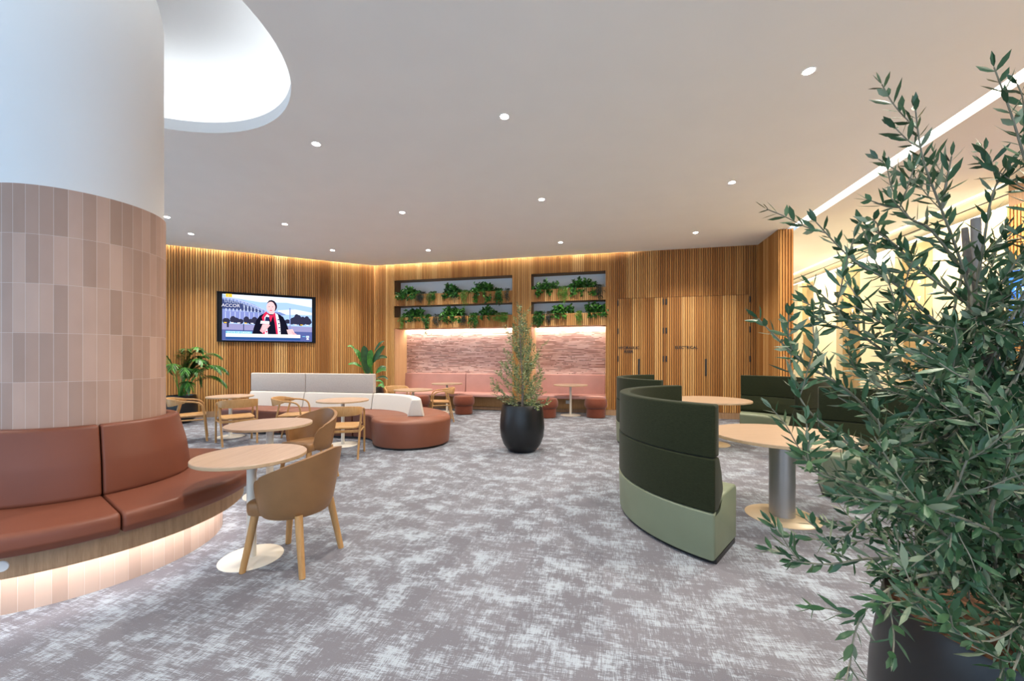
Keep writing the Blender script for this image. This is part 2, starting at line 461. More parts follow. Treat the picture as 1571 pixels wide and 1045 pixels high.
# niches
def m_wallpaper():
    t = NT('dashed_wallpaper'); co = t.coord(); x, y, z = t.sep(co)
    rz_ = t.math('DIVIDE', z, .036); row = t.math('FLOOR', rz_)
    fr = t.math('FRACT', rz_)
    ph = t.white(t.comb(row, 2.0, 5.0))
    xx = t.math('ADD', x, t.math('MULTIPLY', ph, 3.0))
    dash = t.math('FRACT', t.math('DIVIDE', xx, .036))
    d1 = t.math('LESS_THAN', dash, .62)
    inrow = t.math('MULTIPLY', t.math('GREATER_THAN', fr, .25), t.math('LESS_THAN', fr, .8))
    seg = t.noise(t.comb(t.math('MULTIPLY', xx, 1.7), t.math('MULTIPLY', row, 5.37), 0), 1.4, 3, .6)
    on = t.math('GREATER_THAN', seg, .525)
    m = t.math('MULTIPLY', t.math('MULTIPLY', d1, inrow), on)
    tint = t.noise(t.comb(t.math('MULTIPLY', xx, 1.1), t.math('MULTIPLY', row, 3.1), 7.0), 1.6, 4, .7)
    base = t.ramp(tint, [(.32, (.50, .30, .255)), (.48, (.64, .43, .38)), (.62, (.76, .58, .53))])
    cell = t.white(t.comb(t.math('FLOOR', t.math('DIVIDE', xx, .036)), row, 2.0))
    brown = t.ramp(cell, [(.0, (.045, .014, .010)), (1.0, (.19, .07, .045))])
    return t.done(t.mix(m, base, brown), .8, 0, .2)
WPAP = m_wallpaper()
ELN = m_emit('niche_light', (1.0, .83, .70), 30)
ND = .72
for a, b, nm in ((sN[0], sN[1], 'left'), (sN[2], sN[3], 'right')):
    mb = MB()
    mb.box(a-.02, b+.02, ND, ND+.02, .40, 2.26, WPAP)
    props(mb.build('wall_niche_%s' % nm, loc=(*K, 0), rz=ABK), kind='structure')
    mb = MB()
    mb.box(a-.021, a, .0, ND, 0, 2.25, JAMB); mb.box(b, b+.021, .0, ND, 0, 2.25, JAMB)
    mb.box(a, b, .02, ND-.09, 2.233, 2.25, JAMB)
    mb.box(a-.021, a, 0, .36, 2.25, 3.6, SLATDARK); mb.box(b, b+.021, 0, .36, 2.25, 3.6, SLATDARK)
    mb.box(a, b, .0, .36, 3.575, 3.60, SLATDARK)
    mb.box(a, b, .355, .375, 2.25, 3.60, GREYP)
    props(mb.build('trim_niche_%s' % nm, loc=(*K, 0), rz=ABK), kind='structure')
    mb = MB(); mb.box(a+.01, b-.01, ND-.085, ND-.02, 2.262, 2.285, ELN)
    p = K+E1*0
    props(mb.build('niche_strip_light', loc=(*K, 0), rz=ABK), 'warm light strip washing down the patterned wall of the %s alcove' % nm, 'light', 'alcove strip lights')
for a, b, nm in ((sN[0], sN[1], 'wider left alcove'), (sN[2], sN[3], 'narrower right alcove')):
    for z0, z1, lv in ((2.231, 2.543, 'lower'), (2.86, 3.174, 'upper')):
        m_ = K+E1*a
        t_ = thing('planter_box', '%s slatted timber planter shelf across the %s' % (lv, nm), 'planter', (m_.x, m_.y, z0), ABK, 'slatted planter shelves')
        # slats keep the wall's rhythm
        mb = MB(); L = b-a; i = 0
        mb.box(0, L, 0, .02, 0, z1-z0, SLATDARK)
        off = (a/.05-math.floor(a/.05))*.05; x = -off+.008
        while x < L:
            q0 = max(.002, x); q1 = min(L-.002, x+.033)
            if q1-q0 > .004: mb.box(q0, q1, -.022, 0, 0, z1-z0, SLAT)
            x += .05
        mb.build('slat_front', t_)
        mb = MB(); mb.box(.001, L-.001, .02, .35, 0, .02, SLATDARK); mb.build('shelf_board', t_)
        mb = MB(); mb.box(.01, L-.01, .02, .35, z1-z0-.07, z1-z0-.05, SOIL); mb.build('soil', t_)

# doors in the back wall
def text_obj(txt, size, mat, par, loc, rot=(PI/2, 0, 0), ext=.003, align='CENTER', name='lettering', bold=0.0):
    cu = bpy.data.curves.new('lettering', 'FONT'); cu.body = txt; cu.size = size; cu.extrude = ext; cu.align_x = align; cu.offset = bold
    o = bpy.data.objects.new('tmp', cu); C.objects.link(o)
    dg = bpy.context.evaluated_depsgraph_get(); me = bpy.data.meshes.new_from_object(o.evaluated_get(dg))
    C.objects.unlink(o); bpy.data.objects.remove(o)
    me.materials.clear(); me.materials.append(mat)
    q = bpy.data.objects.new(name, me); C.objects.link(q); q.parent = par; q.location = loc; q.rotation_euler = rot
    return q
def door(idx, s0, s1, hinge_side, handle_side):
    p = K+E1*s0
    o = bpy.data.objects.new('door_%d' % idx, None); C.objects.link(o); o.location = (p.x, p.y, .145); o.rotation_euler = (0, 0, ABK)
    props(o, kind='structure')
    L = s1-s0; mb = MB(); H = ZD-.145
    mb.box(.003, L-.003, 0, .02, 0, H, SLATDARK)
    off = (s0/.05-math.floor(s0/.05))*.05; x = -off+.008
    while x < L:
        q0 = max(.004, x); q1 = min(L-.004, x+.033)
        if q1-q0 > .004: mb.box(q0, q1, -.022, 0, 0, H, SLAT)
        x += .05
    mb.build('door_leaf', o)
    hx = .0 if hinge_side < 0 else L
    for z in (.60, 1.28-.145+.12, 1.93, 2.62):
        if z < .8: continue
        mb = MB(); mb.rbox(hx-.014, hx+.014, -.034, -.018, z-.075, z+.065, .003, BLACK, seg=1); mb.build('hinge', o)
    if handle_side:
        hx = L-.022 if handle_side > 0 else .022
        mb = MB(); mb.rbox(hx-.02, hx+.02, -.036, -.016, .85, 1.25, .004, BLACK, seg=1); mb.build('door_handle', o)
    return o, L
d1, L1 = door(1, sD[0], sD[1], -1, 1)
d2, L2 = door(2, sD[1], sD[2], 1, 0)
d3, L3 = door(3, sD[3], sD[4], -1, 1)
d4, L4 = door(4, sD[4], sD[5], 1, 0)
text_obj('HYDRAULIC', .088, BLACK, d1, (L1*.5, -.026, 1.49), bold=.0015)
text_obj('RISER', .088, BLACK, d1, (L1*.5, -.026, 1.395), bold=.0015)
text_obj('ELECTRICAL', .092, BLACK, d3, (L3*.50, -.026, 1.49), bold=.0015)

# stub wall at the right end of the back wall and the wall behind the lobby
mb = MB()
p0 = Vector((5.60, 7.96)); pe = BR
stub = Vector((5.375, 8.02)); dS = (BR-stub); LS = dS.length; aS = math.atan2(-dS.y, -dS.x)   # runs from back corner towards the camera
mb = MB(); slat_run(mb, 0, LS, .14, ZC-.004); props(mb.build('wall_stub', loc=(*BR, 0), rz=aS+0), kind='structure')
STUBW = (p0-stub).length; aF = math.atan2((p0-stub).y, (p0-stub).x)
mb = MB(); slat_run(mb, -.02, STUBW+.02, 0.02, ZC-.004, d=.035); props(mb.build('wall_stub_end', loc=(*stub, 0), rz=aF), kind='structure')
mb = MB(); mb.box(0, LS, -.03, .02, 0, .14, OAKV); props(mb.build('baseboard_stub', loc=(*BR, 0), rz=aS), kind='structure')
def vwall(name, a, b, z0, z1, mat, th=.1, side=1):
    a = Vector(a); b = Vector(b); d = b-a; mb = MB()
    mb.box(0, d.length, 0 if side > 0 else -th, th if side > 0 else 0, z0, z1, mat)
    return props(mb.build(name, loc=(*a, 0), rz=math.atan2(d.y, d.x)), kind='structure')
vwall('wall_lobby_left', (X1(7.99)-.01, 7.99), (X1(15), 15), 0, ZC, WHITE, .1, 1)
CREAMW = m_plain('cream_gloss_panel', (.60, .52, .36), .22, .015, 1.5, 0, .5)
vwall('wall_lobby_end', (X1(15), 15), (X2(15)+.3, 15), 0, ZC, CREAMW)

# lift wall: panels and lift portals, with light slots over it
LSX = Vector((X2(5.85), 5.85)); aW = math.atan2(HD.y, HD.x)
GOLD = m_plain('champagne_metal', (.62, .46, .24), .16, .03, 2, .55)
BRONZE = m_plain('bronze_lift_door', (.38, .26, .13), .3, .04, 2, .75)
SEAM = m_plain('dark_seam', (.03, .02, .015), .6)
def yu(u):
    q = (u-785.5)/F; return 6.063/(q-HD.x/HD.y)
ZW = 3.66
mb = MB(); total = 9.3; edges = []
lifts = []
for uL, uR in ((1224, 1248), (1283, 1319.5), (1373, 1431)):
    s_a = (yu(uR)-5.85)/HD.y; s_b = (yu(uL)-5.85)/HD.y; lifts.append((s_a, s_b))
lifts.sort(); cur = 0
for (a, b) in lifts+[(total, total+.01)]:
    mb.box(cur, a, -.3, 0, 0, ZW, CREAMW)
    cur = b
o = mb.build('wall_lift', loc=(*LSX, 0), rz=aW); props(o, kind='structure')
for i, (a, b) in enumerate(lifts):
    q = LSX+HD*a
    t_ = bpy.data.objects.new('door_%d' % (i+5), None); C.objects.link(t_); t_.location = (q.x, q.y, 0); t_.rotation_euler = (0, 0, aW); props(t_, kind='structure')
    L = b-a
    mb = MB(); mb.box(0.004, L-.004, -.15, -.12, 2.12, ZW, GOLD); mb.build('header_panel', t_)
    mb = MB(); mb.box(0.004, L-.004, -.15, -.14, 0, 2.12, GOLD); mb.build('portal_frame', t_)
    for k in range(2):
        mb = MB(); x0 = .05+k*(L-.1)/2; mb.box(x0+.003, x0+(L-.1)/2-.003, -.139, -.125, 0.01, 2.08, BRONZE); mb.build('lift_door_leaf', t_)
    mb = MB(); xx = L*.45; EMI = m_emit('indicator_glow', (1, .97, .9), 1.6) if i == 0 else EMI
    mb.box(xx-.07, xx+.16, -.119, -.112, 2.45, 2.98, GOLD); mb.build('indicator_panel', t_)
    mb = MB()
    mb.add([(xx+.02, -.111, 2.86), (xx+.10, -.111, 2.86), (xx+.06, -.111, 2.95)], [(0, 1, 2)], EMI)
    mb.add([(xx+.02, -.111, 2.60), (xx+.10, -.111, 2.60), (xx+.06, -.111, 2.51)], [(2, 1, 0)], EMI)
    mb.build('direction_arrows', t_)
# bulkhead over the lift wall
mb = MB(); mb.box(0, total, -.45, -.35, ZW-.1, ZC, CREAMW); mb.box(0, total, -.35, 0, ZW+.16, ZW+.18, CREAMW)
mb.box(0, total, -.001, .0, ZW+.18, ZC, CREAMW)
mb.box(0, total, -.0011, .012, ZW+.17, ZW+.185, SEAM)
props(mb.build('trim_bulkhead', loc=(*LSX, 0), rz=aW), kind='structure')
EL3 = m_emit('lobby_line_light', (1.0, .89, .70), 3.2)
mb = MB(); mb.box(-.0, total, .02, .055, ZC-.012, ZC-.002, EL3)
props(mb.build('linear_ceiling_light', loc=(*LSX, 0), rz=aW), 'thin bright light line where the lobby ceiling meets the lift wall', 'light')
mb = MB(); mb.box(0, total, -.09, -.02, ZW+.01, ZW+.03, EL3)
props(mb.build('linear_wall_light', loc=(*LSX, 0), rz=aW), 'thin light line along the top of the cream lift wall panels', 'light')
# timber wall with a second screen at the right edge
RW0 = Vector((X2(YR), YR))
mb = MB(); Lr = (LSX-RW0).length; slat_run(mb, 0, Lr, .0, ZW)
o = mb.build('wall_right', loc=(*LSX, 0), rz=aW+PI); o.scale = (1, -1, 1)
C.objects.unlink(o); bpy.data.objects.remove(o)
mb = MB(); mb.box(-Lr, 0, 0, .02, 0, ZC, SLATDARK)
i = 0
while i*.05 < Lr:
    mb.box(-i*.05-.041, -i*.05-.008, 0.02, .042, 0, 3.62, SLAT); i += 1
props(mb.build('wall_right', loc=(*LSX, 0), rz=aW), kind='structure')

# rear and side walls behind the camera with large windows
def window_wall(name, a, b, wins, mat=WHITE, first=1):
    a = Vector(a); b = Vector(b); d = b-a; L = d.length; mb = MB(); cur = 0; az = math.atan2(d.y, d.x)
    for (s0, s1) in wins:
        mb.box(cur, s0, 0, .15, 0, ZC+.2, mat); mb.box(s0, s1, 0, .15, 0, .25, mat); mb.box(s0, s1, 0, .15, 3.6, ZC+.2, mat); cur = s1
    mb.box(cur, L, 0, .15, 0, ZC+.2, mat)
    props(mb.build(name, loc=(*a, 0), rz=az), kind='structure')
    for k, (s0, s1) in enumerate(wins):
        mb = MB(); n = max(2, round((s1-s0)/1.4))
        for j in range(n+1):
            x = s0+(s1-s0-.06)*j/n; mb.box(x, x+.06, .04, .11, .25, 3.6, BLACK)
        mb.box(s0, s1, .04, .11, .25, .31, BLACK); mb.box(s0, s1, .04, .11, 3.54, 3.6, BLACK)
        props(mb.build('window_%d' % (first+k), loc=(*a, 0), rz=az), kind='structure')
window_wall('wall_rear', (X2(YR), YR), (XL, YR), [(1.0, 5.4), (6.4, 10.8), (11.8, 15.2)])
window_wall('wall_side', (XL, YR), (XL, LSTART.y), [(1.0, 5.2), (6.0, 10.6)], first=4)
poly_obj('ceiling_shell', [(XL-.2, YR-.2), (X2(YR)+1, YR-.2), (X2(15)+1, 15.2), (K.x, K.y+4), (XL-.2, LSTART.y+.3)], ZC+.95, WHITE, flip=True)
# cove glow above the left wall and the left part of the back wall
mb = MB(); mb.box(0.2, W_LEN_L-.05, -.066, -.030, TOPZ-.035, TOPZ-.02, EBLED)
props(mb.build('cove_light', loc=(*LSTART, 0), rz=ALW), 'thin warm cove light above the timber wall that holds the screen', 'light')
mb = MB(); mb.box(.05, W_LEN_B*.72, -.066, -.030, TOPZ-.035, TOPZ-.02, EBLED)
props(mb.build('cove_light', loc=(*K, 0), rz=ABK), 'thin warm cove light above the timber wall with the planted shelves', 'light')
mb = MB(); mb.box(0, W_LEN_L, -.09, .02, TOPZ-.001, TOPZ+.01, WHITE); props(mb.build('trim_cove_left', loc=(*LSTART, 0), rz=ALW), kind='structure')
mb = MB(); mb.box(0, W_LEN_B, -.09, .02, TOPZ-.001, TOPZ+.01, WHITE); props(mb.build('trim_cove_back', loc=(*K, 0), rz=ABK), kind='structure')

# ------------------------------------------------------------------ downlights
DLE = m_emit('downlight_glow', (1.0, .95, .88), 60)
def downlight(x, y, label, power=172):
    t_ = thing('downlight', label, 'light', (x, y, ZC), 0, 'recessed round downlights')
    mb = MB(); mb.lathe([(.043, -.002), (.056, -.004), (.056, .0), (.043, .0)], WHITE, 24); mb.build('trim_ring', t_)
    mb = MB(); mb.lathe([(0, -.0035), (.043, -.0035), (.043, -.001)], DLE, 24); mb.build('lens', t_)
    li = bpy.data.lights.new('spot', 'SPOT'); li.energy = power; li.spot_size = R(118); li.spot_blend = .75
    li.color = k2rgb('warm'); li.shadow_soft_size = .025
    lo = bpy.data.objects.new('spot', li); C.objects.link(lo); lo.parent = t_; lo.location = (0, 0, -.012)
DL = [(4.806, -2.364, 'round downlight nearest the round ceiling recess'), (4.26, -.08, 'round downlight above the middle of the room, third nearest the camera'),
 (3.583, 2.671, 'round downlight nearest the slot light, above the near green booths'), (5.86, 3.237, 'round downlight above the gap between the near and far booth sets'),
 (6.487, .483, 'round downlight above the floor beyond the central potted olive'), (7.07, -1.95, 'round downlight above the round end of the terracotta sofa'),
 (7.69, -4.387, 'round downlight above the wooden armchairs by the grey sofa backs'), (8.297, -6.688, 'round downlight above the wall beside the palm'),
 (7.298, -6.325, 'round downlight half hidden by the edge of the white column'), (9.554, -4.308, 'round downlight between the screen and the corner'),
 (9.554, -2.009, 'round downlight above the wider left alcove'), (8.906, 1.086, 'round downlight above the narrower right alcove'), (8.21, 3.782, 'round downlight in front of the timber service doors')]
for y, x, lb in DL: downlight(x, y, lb)
for (x, y, nt) in ((1.9, 1.2, 'above the foreground olive'), (-.9, 1.8, 'above the nearest stretch of carpet'), (1.0, -1.4, 'just behind the camera'), (-1.8, -1.2, 'behind and left of the camera'),
    (-4.6, -.4, 'before the far left windows'), (-6.2, 2.6, 'beyond the left side of the column'), (-8.6, 5.2, 'hidden behind the column near the palm wall'), (3.6, -1.6, 'behind the lobby edge')):
    downlight(x, y, 'round downlight outside the picture, %s' % nt)
def area(name, loc, sx, sy, rot, energy, col):
    li = bpy.data.lights.new(name, 'AREA'); li.shape = 'RECTANGLE'; li.size = sx; li.size_y = sy; li.energy = energy; li.color = col
    o = bpy.data.objects.new(name, li); C.objects.link(o); o.location = loc; o.rotation_euler = rot; return o
# bare area lights without fixtures, added to brighten the lobby and right side
for k in range(3):
    y = 2.6+k*4.0
    area('lobby_fill', ((X1(y)+X2(y))/2, y, ZC-.02), .5, .5, (0, 0, 0), 95, k2rgb('gold'))
# ------------------------------------------------------------------ column
def m_tile(name, rad, row, phase, zoff, cols):
    t = NT(name); co = t.coord(); x, y, z = t.sep(co)
    ang = t.math('ARCTAN2', y, x); u = t.math('DIVIDE', t.math('ADD', ang, 10+phase), .0645/rad)
    v = t.math('DIVIDE', t.math('ADD', z, 10*row+zoff), row)
    fu = t.math('FRACT', u); fv = t.math('FRACT', v); iu = t.math('FLOOR', u); iv = t.math('FLOOR', v)
    r = t.white(t.comb(iu, iv, 1.5)); r2 = t.white(t.comb(iu, iv, 8.5))
    n = t.noise(t.comb(t.math('MULTIPLY', x, 9), t.math('MULTIPLY', y, 9), t.math('MULTIPLY', z, 4)), 1.0, 3)
    tone = t.math('ADD', t.math('MULTIPLY', r, .65), t.math('MULTIPLY', n, .35))
    c = t.ramp(tone, [(.1, cols[0]), (.5, cols[1]), (.9, cols[2])])
    du = t.math('MULTIPLY', t.math('MINIMUM', fu, t.math('SUBTRACT', 1.0, fu)), .0645)
    dv = t.math('MULTIPLY', t.math('MINIMUM', fv, t.math('SUBTRACT', 1.0, fv)), row)
    d = t.math('MINIMUM', du, dv)
    g = t.math('LESS_THAN', d, .0011)
    c = t.mix(t.math('MULTIPLY', g, .75), c, (.62, .53, .48))
    t.bump(t.ramp(t.math('DIVIDE', d, .006), [(0, (0, 0, 0)), (1, (1, 1, 1))]), .35, .002)
    return t.done(c, t.mixf(r2, .42, .55), 0, .4)
RC = .467
TILE = m_tile('blush_tile', RC, .3125, .0, 10*.0-2.515+.3125*9-.3125*0, [(.33, .215, .165), (.415, .275, .215), (.50, .345, .275)])
TILEK = m_tile('blush_tile_plinth', .84, .3125, .03, .02, [(.42, .30, .24), (.48, .35, .285), (.53, .40, .33)])
t_ = bpy.data.objects.new('column', None); C.objects.link(t_); t_.location = (CC.x, CC.y, 0); props(t_, kind='structure')
mb = MB(); mb.lathe([(RC-.012, 2.3), (RC-.012, ZC+.05), (RC-.02, ZC+.12), (RC-.04, ZC+.22), (RC-.075, ZC+.32), (RC-.10, ZC+.45), (RC-.10, ZC+.69)], WHITE, 96); mb.build('plastered_shaft', t_)
mb = MB(); mb.lathe([(RC, .0), (RC, 2.513), (RC-.004, 2.515), (RC-.013, 2.515)], TILE, 96); mb.build('tile_cladding', t_)

# round banquette about the column
bq = thing('banquette', 'round terracotta banquette wrapped about the tiled column, lit from beneath', 'seating', (CC.x, CC.y, 0))
mb = MB(); mb.lathe([(.84, 0), (.84, .27)], TILEK, 128); mb.build('plinth', bq)
mb = MB(); mb.lathe([(.99, .252), (.99, .385), (.98, .388), (.5, .388)], OAKV, 128); mb.lathe([(.99, .252), (.965, .252), (.965, .30), (.84, .30)], OAKV, 128); mb.build('fascia', bq)
ELK = m_emit('plinth_light', (1.0, .97, .95), 22)
mb = MB(); mb.lathe([(.958, .262), (.935, .262), (.935, .256), (.958, .256), (.958, .262)], ELK, 128); mb.build('light_strip', bq)
seatp = round_poly([(.47, .386, 0), (1.07, .386, .02), (1.092, .43, .03), (1.085, .51, .06), (.47, .525, 0)], 6)
backp = round_poly([(.472, .515, 0), (.625, .515, .03), (.60, .74, .3), (.545, .975, .03), (.472, .975, .015)], 6)
for k in range(5):
    a0 = R(-34.5+72*k); a1 = a0+R(72)
    mb = MB(); sweep(mb, arc_stations(0, 0, a0+.003, a1-.003, 22, .018, 1.05), seatp, TANL); recalc(mb.build('seat_cushion', bq, sharp=60))
    mb = MB(); sweep(mb, arc_stations(0, 0, a0+.006, a1-.006, 22, .014, .58), backp, TANL); recalc(mb.build('backrest_cushion', bq, sharp=60))
aw_ = math.atan2(-.86, .04)
def on_fascia(u, z):
    q = (u-785.5)/F; a = q*q+1; b = 2*(-q*CC.x-CC.y); c = CC.length_squared-.99**2
    t = (-b-math.sqrt(b*b-4*a*c))/(2*a); return Vector((q*t, t))-CC
pf = on_fascia(2, .325); af = math.atan2(pf.y, pf.x)
mb = MB(); M_ = Matrix.Translation((pf.x, pf.y, .322)) @ Matrix.Rotation(af, 4, 'Z') @ Matrix.Rotation(PI/2, 4, 'Y')
mb.lathe([(0, .004), (.026, .004), (.029, .001), (.029, -.002)], PLUG, 24, M=M_); mb.build('cable_outlet', bq)

# ------------------------------------------------------------------ terracotta island sofa, four modules
OS = Vector((-2.93, 6.44)); RI = .55; DW = 1.30
front0 = OS+E2*RI                      # start of the curved part, front edge
sbase = round_poly([(.03, .035, .0), (DW-.03, .035, .0), (DW, .45, .05), (.0, .45, .05)], 5)
skick = [(.06, 0), (DW-.06, 0), (DW-.06, .04), (.06, .04)]
slow = round_poly([(.585, .445, 0), (.86, .445, 0), (.80, .735, .04), (.655, .735, .04)], 5)
sup = round_poly([(.675, .738, .012), (.775, .738, .012), (.775, 1.108, .02), (.675, 1.108, .02)], 3)
def shifted(poly, d): return [(p[0]+d, p[1]) for p in poly]
def straight_module(s0, s1, label):
    o = front0-E1*s1; L = s1-s0
    t = thing('sofa_module', label, 'sofa', (o.x, o.y, 0), ABK, 'modules of the terracotta island sofa')
    for nm, pl, mt, er in (('seat', sbase, TANS, .03), ('kick_base', skick, BLACK, 0), ('backrest', slow, CREAMF, .02), ('upper_backrest', sup, OATM, .015)):
        mb = MB(); sweep(mb, line_stations((.003, 0), (L-.003, 0), (0, 1), er), pl, mt); recalc(mb.build(nm, t, sharp=50))
straight_module(1.52, 2.84, 'left straight sofa module with a tall oatmeal upper back, under the screen')
straight_module(0, 1.52, 'straight sofa module with a tall oatmeal upper back, joined to the curved one')
t = thing('sofa_module', 'curved terracotta sofa module with a low cream back', 'sofa', (OS.x, OS.y, 0), 0, 'modules of the terracotta island sofa')
A0 = math.atan2(E2.y, E2.x); A1 = R(11)
def cst(a0, a1, n, er, rr):
    st = arc_stations(0, 0, a0, a1, n, er, rr); out = []
    for (o, d, i) in st:
        a = math.atan2(d[1], d[0]); f = max(0, min(1, (A0-a)/(A0-A1)))*.07
        out.append(((d[0]*f, d[1]*f), d, i))
    return out
for nm, pl, mt, er, rr, a1 in (('seat', sbase, TANS, .03, 1.2, A1), ('kick_base', skick, BLACK, 0, 1, A1), ('backrest', slow, CREAMF, .03, 1.25, R(5.5))):
    mb = MB(); sweep(mb, cst(A0-.003, a1+.003, 26, er, rr), shifted(pl, RI), mt); recalc(mb.build(nm, t, sharp=50))
cc_ = OS+Vector((math.cos(A1), math.sin(A1)))*(RI+DW/2+.07)
t = thing('sofa_module', 'half-round terracotta end module of the sofa, without a back of its own', 'sofa', (cc_.x, cc_.y, 0), 0, 'modules of the terracotta island sofa')
mb = MB(); mb.lathe([(0, .035), (.62, .035), (.648, .39), (.635, .43), (.60, .45), (0, .45)], TANS, 40, a0=A1-PI+.004, a1=A1-.004)
n_ = 6
for a in (A1-PI+.004, A1-.004):
    mb.add([(r*math.cos(a), r*math.sin(a), z) for r, z in [(0, .035), (.62, .035), (.648, .39), (.635, .43), (.60, .45), (0, .45)]], [tuple(range(6))], TANS)
recalc(mb.build('seat', t, sharp=50))
mb = MB(); mb.lathe([(0, .0), (.58, .0), (.58, .04), (0, .04)], BLACK, 40, a0=A1-PI, a1=A1); recalc(mb.build('kick_base', t))

# ------------------------------------------------------------------ rose benches in the alcoves
def outlet(par, x, y, z):
    mb = MB(); mb.rbox(x-.075, x+.075, y-.012, y, z-.045, z+.045, .008, PLUG, seg=2)
    for dx in (-.035, .035):
        mb.box(x+dx-.014, x+dx+.014, y-.0135, y-.012, z-.02, z+.012, GREYP)
    mb.build('power_outlet', par)
def bench(sa, sb, seams, label, ou):
    q = K+E1*sa; L = sb-sa
    t = thing('bench', label, 'bench', (q.x, q.y, 0), ABK, 'rose benches in the alcoves')
    mb = MB(); mb.box(.004, L-.004, .30, .70, .09, .375, OAK); mb.build('plinth', t)
    mb = MB(); mb.box(.004, L-.004, .33, .70, 0, .09, OAKV); mb.build('kick_board', t)
    cuts = [0]+[s_-sa for s_ in seams]+[L]
    sp = round_poly([(.0, .376, .015), (.60, .376, 0), (.60, .46, 0), (.0, .46, .04)], 4)
    bp = round_poly([(.57, .45, 0), (.71, .45, 0), (.71, .975, .015), (.615, .975, .03)], 4)
    for a, b in zip(cuts[:-1], cuts[1:]):
        mb = MB(); sweep(mb, line_stations((a+.005, 0), (b-.005, 0), (0, 1), .012), sp, PINK); recalc(mb.build('seat_cushion', t, sharp=50))
        mb = MB(); sweep(mb, line_stations((a+.005, 0), (b-.005, 0), (0, 1), .015), bp, PINK); recalc(mb.build('backrest_cushion', t, sharp=50))
    for x in ou: outlet(t, x-sa, .30, .27)
d6 = .0
S_in = lambda u: S_back(u)
bench(sN[0], sN[1], [S_back(703)], 'long rose vinyl bench in the wider left alcove', [S_back(693)])
bench(sN[2], sN[3], [], 'rose vinyl bench in the narrower right alcove', [S_back(871)])

# ------------------------------------------------------------------ tables
def table(x, y, r, label, br=.20, pr=.027, h=.735, top=LAM, th=.025, pole=CREAM, base=CREAM, group='small round tables', rz=0):
    t = thing('round_table', label, 'table', (x, y, 0), rz, group)
    mb = MB(); mb.lathe([(0, h-th), (r-.003, h-th), (r, h-th+.003)], EDGE, 72); mb.lathe([(r, h-th+.003), (r, h-.003)], EDGE, 72); mb.lathe([(r, h-.003), (r-.003, h), (0, h)], top, 72); mb.build('tabletop', t)
    mb = MB(); mb.lathe([(pr, .008), (pr, h-th)], pole, 32); mb.lathe([(pr+.05, h-th-.006), (pr+.05, h-th)], pole, 32); mb.build('pole', t)
    mb = MB(); mb.lathe([(0, 0), (br, 0), (br, .004), (br-.006, .008), (pr+.01, .014), (pr, .014)], base, 56); mb.build('base_plate', t)
    return t
table(-1.851, 2.83, .35, 'small round table nearest the camera, beside the column banquette', .20, .030)
table(-2.53, 4.16, .40, 'second round table from the camera, behind the nearest small table', .24, .034)
table(-5.07, 7.17, .36, 'round table in front of the left end of the sofa', .22)
table(-2.76, 6.50, .40, 'round table set within the curve of the sofa', .24)
table(-2.14, 8.62, .41, 'round table half hidden behind the low curved sofa back', .24, top=LAMB)
table(-1.70, 10.42, .40, 'round table at the rose bench of the left alcove', .25, h=.755, top=LAMB)
table(1.45, 9.86, .42, 'round table at the rose bench of the right alcove', .25, h=.755, top=LAMB)
BEIGE = m_plain('beige_base_coat', (.52, .40, .26), .35, .03, 4)
table(2.42, 3.57, .575, 'large round table in the near pair of green booths', .29, .10, .735, LAMB, .028, STEEL, BEIGE, 'large round booth tables')
table(3.27, 6.56, .60, 'large round table in the far pair of green booths, near the service doors', .29, .10, .735, LAMB, .028, STEEL, BEIGE, 'large round booth tables')

# ------------------------------------------------------------------ stools
def make_stool():
    t = thing('pouf_stool', 'x', 'stool', group='rust pouf stools')
    mb = MB(); mb.lathe([(0, .01), (.215, .01), (.222, .03), (.222, .22), (.20, .235)], RUST, 40); mb.build('base', t)
    mb = MB(); mb.lathe([(.19, .215), (.235, .225), (.262, .26), (.27, .32), (.262, .40), (.235, .45), (.19, .465), (0, .468)], RUST, 40); mb.build('cushion', t)
    return t
pst = make_stool(); first = True
for x, y, lb in ((-1.22, 10.08, 'rust pouf stool right of the left alcove table'), (-2.36, 10.15, 'rust pouf stool half hidden behind a wooden armchair by the left alcove'),
                 (.83, 9.5, 'rust pouf stool partly hidden by the central black planter'), (2.0, 9.5, 'rust pouf stool at the right end of the right alcove')):
    o = pst if first else copy_tree(pst); first = False
    o.location = (x, y, 0); o['label'] = lb

